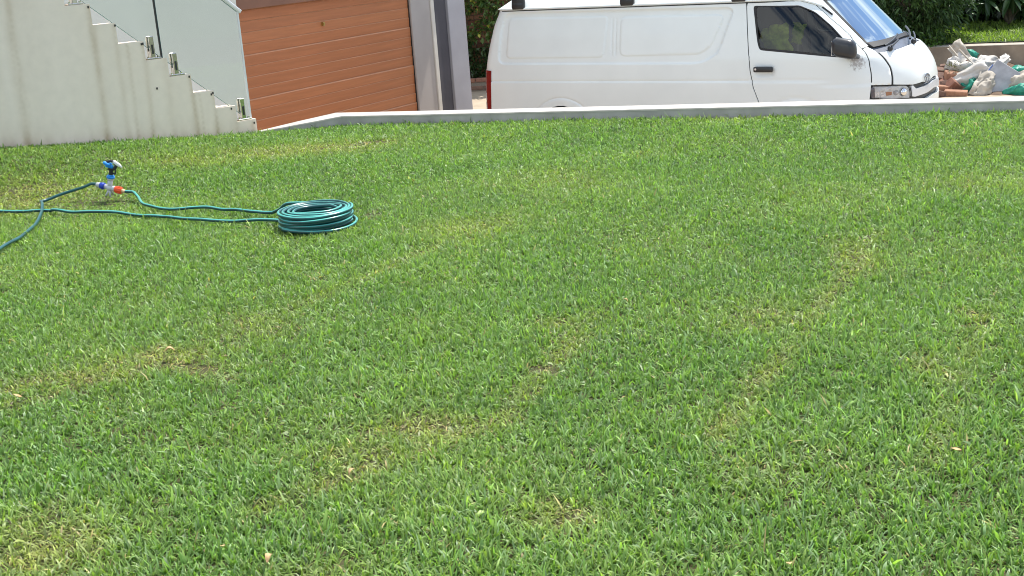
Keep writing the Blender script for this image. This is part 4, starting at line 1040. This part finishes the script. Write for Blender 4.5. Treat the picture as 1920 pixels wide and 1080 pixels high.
def unit(v): return v / (np.linalg.norm(v, axis=1)[:, None] + 1e-9)
def crown(name, c, rad, n, Lm, Wm, cols, m, parent, clumps=40, cr=.35, droop=0., seed=1):
    r_ = np.random.default_rng(seed); c = np.array(c); rad = np.array(rad)
    q = unit(r_.normal(0, 1, (clumps, 3))) * (r_.uniform(.55, 1.0, clumps) ** .5)[:, None] * .86
    cc = c + q * rad; cs = cr * r_.uniform(.6, 1.35, clumps)
    ct = r_.uniform(-1, 1, clumps)
    k = r_.integers(0, clumps, n); d = unit(r_.normal(0, 1, (n, 3))); rr = r_.uniform(.45, 1, n) ** .6
    P = cc[k] + d * (cs[k] * rr)[:, None]
    out = unit(unit(P - c) * .7 + d * .6 + r_.normal(0, .45, (n, 3)) + np.array([0, 0, .15 - droop]))
    u = np.clip(.5 + .25 * ct[k] + .22 * r_.normal(0, 1, n), 0, 1)[:, None]
    t = np.array(cols[0]) * (1 - u) + np.array(cols[1]) * u
    return leaf_cloud(name, P, out, Lm * np.exp(r_.normal(0, .22, n)), Wm * np.exp(r_.normal(0, .2, n)), t, m, parent)
m_leaf = attr_mat('shrub_leaf', rough=.42, trans=.22, spec=.45, tcol=(1.1, 1.3, .5))
m_leaf_d = attr_mat('dark_glossy_leaf', rough=.32, trans=.12, spec=.5, tcol=(1.1, 1.3, .5))
m_bark = mat('bark', (.14, .11, .08), .9, var=.3, scale=20, bump=.5)

# brick-edged bed, brick wall and creeper behind the van's tail
m_brick = [mat('brick_%s' % nme, c, .85, var=.22, scale=25, bump=.4) for nme, c in (('red', (.23, .105, .07)), ('orange', (.33, .17, .105)), ('brown', (.165, .095, .07)))]
m_mortar = mat('mortar', (.20, .17, .14), .95, var=.15, scale=30, bump=.4)
def brick_mesh(sx, sy, sz, m, seed=0, bev=.006):
    bm = bmesh.new(); box(bm, (0, 0, 0), (sx, sy, sz), None, bev)
    me = bm_mesh('brick', bm); me.materials.append(m); return me
bed = empty('planter_bed', (-.30, 20.45, -1.0), R(-12), 'low red brick edge of the planting bed beneath the creeper', 'planter')
bme = [brick_mesh(.215, .105, .115, m_brick[i]) for i in (0, 1, 2)]; bme2 = [brick_mesh(.215, .105, .062, m_brick[i]) for i in (0, 0, 2)]
box_obj('mortar_core', (0, .055, .085), (3.4, .085, .17), m_mortar, bed)
for i in range(15):
    o = bpy.data.objects.new('brick', bme2[2]); C.objects.link(o); o.parent = bed; o.location = (-1.6 + i * .225, .05, .055 + .002 * (i % 3))
    o = bpy.data.objects.new('brick', bme2[i % 2]); C.objects.link(o); o.parent = bed; o.location = (-1.5 + i * .225, .045 + .003 * (i % 2), .175 + .002 * (i % 3))
bw = empty('brick_wall', (-.1, 21.0, -1.0), R(-12), 'orange brick wall almost hidden under a leafy creeper', 'wall')
box_obj('mortar_core', (0, .06, 1.0), (4.0, .085, 2.0), m_mortar, bw)
wbm = [brick_mesh(.22, .10, .066, m_brick[i]) for i in (0, 1, 1, 2)]
for r_ in range(26):
    for c_ in range(9):
        o = bpy.data.objects.new('brick', wbm[random.choice((0, 1, 1, 2))]); C.objects.link(o); o.parent = bw
        o.location = (-1.0 + c_ * .232 + (.116 if r_ % 2 else 0), .05 - .004 * random.random(), .04 + r_ * .077)
cre = empty('creeper', (-.15, 20.75, -.85), R(-12), 'dark green leafy creeper climbing the brick wall behind the van tail', 'climbing plant')
r_ = np.random.default_rng(12); n = 15000
X_ = r_.uniform(-1.9, 1.9, n); Z_ = r_.uniform(-.02, 2.3, n) ** 1.0
gap = vnoise(X_, Z_, .16, 77); keep = (gap < .66) | (r_.uniform(0, 1, n) < .10) | (Z_ < .55)
X_, Z_ = X_[keep], Z_[keep]; n = len(X_); Y_ = .10 - np.abs(r_.normal(0, .10, n)) - .08 * (Z_ > .5)
D_ = unit(np.stack([r_.normal(0, .6, n), -np.abs(r_.normal(.6, .4, n)), r_.normal(-.25, .5, n)], 1))
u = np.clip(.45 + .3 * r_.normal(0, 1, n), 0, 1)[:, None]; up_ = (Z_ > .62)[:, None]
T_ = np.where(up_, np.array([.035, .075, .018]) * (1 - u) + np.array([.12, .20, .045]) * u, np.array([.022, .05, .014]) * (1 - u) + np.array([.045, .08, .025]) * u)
yl = (r_.uniform(0, 1, n) < .03)[:, None] & up_; T_ = np.where(yl, np.array([.34, .36, .05]), T_)
leaf_cloud('foliage', np.stack([X_, Y_, Z_], 1), D_, .075 * np.exp(r_.normal(0, .25, n)), .05 * np.exp(r_.normal(0, .2, n)), T_, m_leaf_d, cre)
for k_ in range(6):
    x0 = -1.3 + k_ * .5; pth = spline([(x0, .12, 0), (x0 + .05 * math.sin(k_), .10, .7), (x0 - .1, .11, 1.4), (x0 + .06, .1, 2.1)], 6)
    link('stem', tube_mesh('stem', pth, .014, 6), m_bark, cre)

# raised garden behind the retaining wall on the far right
GA, GB = np.array([6.05, 17.57]), np.array([7.03, 17.13]); gd_ = (GB - GA) / np.linalg.norm(GB - GA); gn_ = np.array([gd_[1], -gd_[0]])
GZ = -.525
ret = empty('retaining_wall', (GA[0], GA[1], -1.0), math.atan2(gd_[1], gd_[0]), 'weathered tan rendered retaining wall under the shrub and raised grass', 'wall')
m_ret = mat('weathered_render', (.38, .30, .22), .9, var=.22, scale=3.5, bump=.5, bscale=30, col2=(.21, .165, .125))
m_ret_top = mat('weathered_coping', (.40, .35, .29), .9, var=.15, scale=6, bump=.4)
box_obj('wall_face', (1.5, .13, .225), (11, .24, .49), m_ret, ret)
box_obj('coping', (1.5, .13, .476), (11, .25, .012), m_ret_top, ret, None, .004)
def gpt(a, b): p = GA + gd_ * a - gn_ * b; return p     # a along the wall, b back from its face
gard = [gpt(-4, .25), gpt(9, .25), gpt(9, 12), gpt(-4, 12)]
gvv, gff = fill_2d(gard, .4)
def gz_(x, y): b = -((np.asarray(x) - GA[0]) * gn_[0] + (np.asarray(y) - GA[1]) * gn_[1]); return GZ + .02 + .03 * np.clip(b - .25, 0, 20)
gard_o = link('garden_ground', raw_mesh('garden_ground', np.column_stack([gvv, gz_(gvv[:, 0], gvv[:, 1])]), gff, np.tile([.03, .05, .014], (len(gvv), 1)), True), soil); tag(gard_o, kind='structure')
n = 16000; aa = rng.uniform(-.5, 4.2, n); bb = rng.uniform(.27, 3.2, n); px_, py_ = GA[0] + gd_[0] * aa - gn_[0] * bb, GA[1] + gd_[1] * aa - gn_[1] * bb
u = np.clip(rng.normal(.55, .3, n), 0, 1)[:, None]; tt = np.array([.18, .30, .055]) * (1 - u) + np.array([.36, .47, .10]) * u
V_, F_, T2 = make_blades(px_, py_, gz_(px_, py_) - .004, .06 * np.exp(rng.normal(0, .25, n)), .013 * np.ones(n), rng.uniform(0, 6.28, n), np.abs(rng.normal(.5, .35, n)), np.abs(rng.normal(1.0, .4, n)), tt * .75, tt, False, rng.normal(0, .3, n))  # darker roots again carry painted shade
tag(link('garden_grass', raw_mesh('garden_grass', V_, F_, T2), m_grass), kind='stuff')

shr = empty('shrub', (6.02, 18.35, GZ + .03), 0, 'dense dark green shrub with narrow leaves overhanging the retaining wall behind the van nose', 'shrub')
crown('crown', (-.15, .05, .85), (1.02, .85, 1.05), 15000, .105, .030, ((.022, .052, .018), (.085, .155, .040)), m_leaf, shr, clumps=110, cr=.26, droop=.25, seed=3)
for k_ in range(7):
    a = k_ * .9; pth = spline([(.05 * math.cos(a), .05 * math.sin(a), -.05), (.16 * math.cos(a), .14 * math.sin(a), .35), (.5 * math.cos(a), .45 * math.sin(a), .9), (.75 * math.cos(a), .6 * math.sin(a), 1.4)], 5)
    link('trunk', tube_mesh('trunk', pth, .022, 6), m_bark, shr)
wd = empty('weed', (6.02, 17.72, GZ + .02), 0, 'small bright weed sprouting at the foot of the big shrub on the wall', 'plant')
crown('foliage', (0, 0, .06), (.16, .09, .10), 110, .075, .030, ((.04, .10, .02), (.10, .20, .03)), m_leaf, wd, clumps=8, cr=.07, seed=8)

# frangipani: big hanging leaves and a white flower cluster
fr_ = empty('frangipani_tree', (7.66, 19.22, GZ + .06), 0, 'small tree with long drooping leaves and white flowers at the top right corner', 'tree')
big = bmesh.new()
def big_leaf():
    V = []; Fc = []; n = 8
    for i in range(n):
        t_ = i / (n - 1); w = .5 * (math.sin(math.pi * min(1, t_ * .92 + .06)) ** .8) * (1 - .35 * t_) * .30
        for j in (-1, 0, 1): V.append((t_, j * w, -.22 * t_ * t_ + abs(j) * w * .35))
    for i in range(n - 1):
        for j in range(2): Fc.append((i * 3 + j, (i + 1) * 3 + j, (i + 1) * 3 + j + 1, i * 3 + j + 1))
    return V, Fc
lv, lf_ = big_leaf()
big_me = [raw_mesh('leaf', lv, lf_, np.tile(c, (len(lv), 1)), True) for c in ((.028, .062, .020), (.045, .095, .030), (.034, .07, .028))]
for me in big_me: me.materials.append(m_leaf_d)
r_ = np.random.default_rng(5)
tips = [(-.50, -.40, .46), (-.18, -.45, .50), (.16, -.36, .44), (-.25, -.15, .62), (.25, -.12, .6), (-.62, -.25, .58), (.0, -.42, .72), (-.4, -.36, .74)]
for tx_, ty_, tz_ in tips:
    pth = spline([(0, 0, 0), (tx_ * .3, ty_ * .3, tz_ * .45), (tx_, ty_, tz_)], 6); link('branch', tube_mesh('branch', pth, .022, 7), m_bark, fr_)
    for k_ in range(15):
        a = k_ * 2.4 + r_.uniform(-.3, .3); o = bpy.data.objects.new('leaf', big_me[k_ % 3]); C.objects.link(o); o.parent = fr_
        o.location = (tx_, ty_, tz_ - .004 * k_); o.rotation_euler = (r_.normal(0, .2), r_.uniform(.1, 1.15), a); s_ = r_.uniform(.26, .36); o.scale = (s_, s_, s_)
m_pet = mat('white_petal', (.78, .74, .62), .6, var=.06)
for (x, y, z) in ((-.40, -.60, .46), (-.33, -.62, .45), (-.36, -.58, .49), (-.26, -.61, .465), (-.45, -.58, .495)):
    bm = bmesh.new()
    for k_ in range(5):
        a = 2 * math.pi * k_ / 5; ball(bm, (.020 * math.cos(a), .004, .020 * math.sin(a)), .017, 8, (1, .35, 1))
    o = link('flower', bm_mesh('flower', bm, True), m_pet, fr_); o.location = (x, y, z); o.rotation_euler = (r_.normal(.3, .3), r_.normal(0, .5), r_.normal(0, .4))
# hedge that closes the garden
hd = empty('garden_hedge', (8.1, 19.75, GZ), R(-25), 'tall dark hedge closing the garden behind the frangipani', 'hedge')
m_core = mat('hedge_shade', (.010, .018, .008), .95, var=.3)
rr_ = np.random.default_rng(31); n = 9000
X_ = rr_.uniform(-4.5, 4.5, n); Z_ = rr_.uniform(0, 1.45, n); Y_ = -.1 - .35 * vnoise(X_, Z_, .6, 5) + rr_.normal(0, .12, n)
D_ = unit(np.stack([rr_.normal(0, .6, n), -np.abs(rr_.normal(.5, .4, n)), rr_.normal(-.2, .5, n)], 1)); u = rr_.uniform(0, 1, n)[:, None]
leaf_cloud('foliage', np.stack([X_, Y_, Z_], 1), D_, .16 * np.exp(rr_.normal(0, .25, n)), .075 * np.exp(rr_.normal(0, .2, n)), np.array([.012, .026, .010]) * (1 - u) + np.array([.04, .075, .024]) * u, m_leaf_d, hd)
box_obj('shade_core', (0, .35, .7), (9, .6, 1.4), m_core, hd)  # solid near-black box: the hedge's inner shade as a colour

# ------------------------------------------------------------------ rubble heap: loose bricks, sacks, a slab
BR = [((5.802, 16.808, -.76), (.26, .12, .10), (.3, .2, .5), 2, 'large dull brown brick chunk, topmost against the van nose'), ((5.92, 16.872, -.70), (.18, .10, .06), (.1, -.1, .2), 2, 'small brown brick lying on top at the back of the heap'),
      ((5.892, 16.744, -.77), (.2, .11, .07), (.4, .2, -.5), 2, 'brown brick tilted under the small top brick'), ((5.909, 16.60, -.80), (.22, .12, .11), (.25, .15, .6), 1, 'sunlit orange-brown brick with bright top, centre of the brick heap'),
      ((5.711, 16.382, -.93), (.20, .11, .10), (.05, .1, .35), 1, 'clean orange brick low beside the van bumper'), ((5.856, 16.393, -.90), (.20, .13, .12), (.5, .6, 1.0), 0, 'brick stood on its corner between orange brick and green sack'),
      ((5.809, 16.204, -.965), (.28, .11, .07), (.1, .05, .1), 1, 'long flat orange brick at the foot of the heap by the wall top'), ((5.66, 16.251, -.97), (.18, .1, .07), (.1, .3, .9), 2, 'dark brick half hidden at the bottom beside the bumper'),
      ((5.777, 16.688, -.82), (.2, .12, .10), (.6, .2, .2), 2, 'shaded brown brick below the large chunk'), ((5.786, 16.497, -.90), (.19, .1, .08), (-.3, .5, 1.3), 2, 'dark brick wedged in the shadow at the middle of the heap'),
      ((6.049, 16.90, -.66), (.13, .09, .07), (.5, .8, .3), 2, 'broken brick bit at the peak beside the green bag mouth'), ((5.752, 16.569, -.88), (.2, .11, .07), (.2, -.4, .8), 0, 'dull red brick in the weeds beside the van nose'),
      ((5.96, 16.80, -.74), (.17, .1, .07), (.3, .4, -.8), 0, 'reddish brick behind the white sack edge'), ((6.229, 16.674, -.71), (.28, .13, .10), (.1, .45, -.35), 2, 'dark brown long brick lying across the sacks near the top'),
      ((5.98, 16.36, -.95), (.2, .1, .07), (.2, .1, -.3), 0, 'red brick showing under the fold of the white sack'), ((5.90, 16.30, -.99), (.2, .1, .07), (0, .2, .5), 2, 'brown brick flat on the ground in front of the heap')]
rb_me = {}
for p, sz, rt, mi, lb in BR:
    bm = bmesh.new(); vs_ = box(bm, (0, 0, 0), sz, None, .008)
    for v in bm.verts: v.co += Vector(mnoise.noise_vector(v.co * 14 + Vector(p))) * .010
    o = link('loose_brick', bm_mesh('loose_brick', bm), m_brick[mi]); o.location = p; o.rotation_euler = (rt[0], rt[1], rt[2] + R(-33)); tag(o, lb, 'brick', 'loose bricks in the rubble heap')
m_sack = mat('woven_white_sack', (.54, .51, .47), .75, var=.16, scale=6, bump=.35, bscale=200)
m_sack2 = mat('dirty_beige_sack', (.46, .41, .345), .8, var=.22, scale=7, bump=.35, bscale=200)
m_green = mat('green_sack', (.022, .27, .185), .5, var=.35, scale=16, bump=.3)
m_slab = mat('grey_board', (.36, .36, .38), .75, var=.2, scale=9, bump=.4)
m_bluee = mat('blue_edge', (.13, .20, .48), .6)
YAW = R(-33)
def put(o, p, rx, ry, rz, lb, cat, grp=None):
    o.location = (p[0], p[1], p[2] + (.02 if cat == 'sack' else 0)); o.rotation_euler = (R(rx), R(ry), R(rz) + YAW); tag(o, lb, cat, grp)
    if cat == 'sack': o.scale = (1.2, 1.2, 1.2)
GS = 'sacks on the rubble heap'
put(cloth('sack', .36, .28, 12, 10, .07, 1, m_sack, .25), (6.05, 16.66, -.665), 48, 10, -6, 'crumpled white woven sack in the middle of the heap above the green one', 'sack', GS)
put(cloth('sack', .46, .17, 14, 8, .04, 2, m_sack, .15), (5.99, 16.40, -.785), 60, -27, 4, 'white sack strip folded slantwise down over the bricks', 'sack', GS)
put(cloth('sack', .30, .30, 12, 12, .09, 3, m_green, .9), (6.02, 16.22, -.865), 58, 18, 0, 'bulging teal-green woven sack at the foot of the heap', 'sack', GS)
put(cloth('sack', .22, .11, 10, 8, .05, 4, m_green, .2), (6.15, 16.40, -.775), 50, -8, 0, 'teal-green sack fold between the white strip and the dark brick', 'sack', GS)
put(cloth('sack', .19, .12, 10, 8, .05, 6, m_green, .3), (6.19, 16.86, -.555), 55, 8, 0, 'teal-green sack mouth at the very top of the heap', 'sack', GS)
put(cloth('sack', .30, .28, 12, 10, .06, 7, m_sack, .3), (6.32, 16.50, -.69), 52, 22, -4, 'white sack lying behind the upper edge of the grey board', 'sack', GS)
put(cloth('sack', .20, .34, 10, 12, .06, 8, m_sack2, .2), (6.15, 16.12, -.88), 60, 30, 12, 'beige sack trailing down between green sack and grey board', 'sack', GS)
put(cloth('sack', .19, .14, 10, 8, .04, 9, m_green, .3), (6.60, 16.25, -.735), 60, -4, 0, 'small teal-green bag above the board near the right edge', 'sack', GS)
put(cloth('sack', .30, .26, 12, 10, .07, 10, m_sack2, .3), (6.57, 16.05, -.84), 55, -10, 6, 'crumpled beige sack at the right edge of the heap', 'sack', GS)
put(cloth('sack', .36, .16, 12, 8, .06, 11, m_green, .3), (6.48, 15.87, -.925), 55, -6, 0, 'teal-green sack low at the right edge behind the low wall', 'sack', GS)
put(cloth('sack', .16, .40, 8, 14, .05, 12, m_sack2, .1), (6.10, 16.82, -.60), 62, -38, 10, 'narrow beige sack strip running up to the top of the heap', 'sack', GS)
put(cloth('sack', .10, .44, 8, 14, .04, 13, m_sack, .1), (6.47, 16.42, -.68), 35, 60, 16, 'twisted pale sack edge running above the grey board', 'sack', GS)
slab = empty('grey_board', (6.36, 16.20, -.83)); slab.rotation_euler = (R(62), R(33), YAW + R(4)); tag(slab, 'flat grey board with a blue edge leaning on the sacks', 'board')
box_obj('face', (0, 0, 0), (.34, .40, .03), m_slab, slab, None, .006); box_obj('blue_edge', (-.178, -.03, .002), (.012, .28, .028), m_bluee, slab)
for k_, (p, ln, rx, ry, rz, lb) in enumerate([((6.06, 16.82, -.60), .42, 20, 52, 20, 'pale wooden lath sticking up left at the top of the heap'), ((6.16, 16.62, -.655), .50, 8, 48, 14, 'pale wooden lath slanting across the sacks under the dark brick')]):
    bm = bmesh.new(); box(bm, (0, 0, 0), (ln, .035, .018), None, .003); o = link('wooden_lath', bm_mesh('wooden_lath', bm), m_sack2); put(o, p, rx, ry, rz, lb, 'lath', 'laths on the rubble heap')
wd2 = empty('weed', (5.92, 16.66, -.76), 0, 'olive dry weed tuft growing between the bricks and white sack', 'plant')
crown('foliage', (0, 0, .03), (.10, .07, .07), 120, .06, .010, ((.08, .085, .03), (.17, .16, .06)), m_leaf, wd2, clumps=8, cr=.05, seed=18)
# soil under the heap
bm = bmesh.new(); bmesh.ops.create_grid(bm, x_segments=24, y_segments=16, size=.5)
for v in bm.verts:
    x, y = v.co.x * 1.5, v.co.y * 1.4; e_ = max(0, 1 - (abs(v.co.x) * 2) ** 3) * max(0, 1 - max(0, -v.co.y * 2) ** 2)
    v.co = Vector((x, y, .26 * (v.co.y + .5) * e_ + .04 * mnoise.noise(Vector((x * 6, y * 6, 1))) * e_))
heap = link('earth_heap', bm_mesh('earth_heap', bm, True), mat('earth', (.13, .085, .055), .95, var=.3, scale=18, bump=.6)); heap.location = (6.28, 16.62, -1.01); heap.rotation_euler = (0, 0, YAW + R(5))
tag(heap, kind='structure')
# END_PART_5
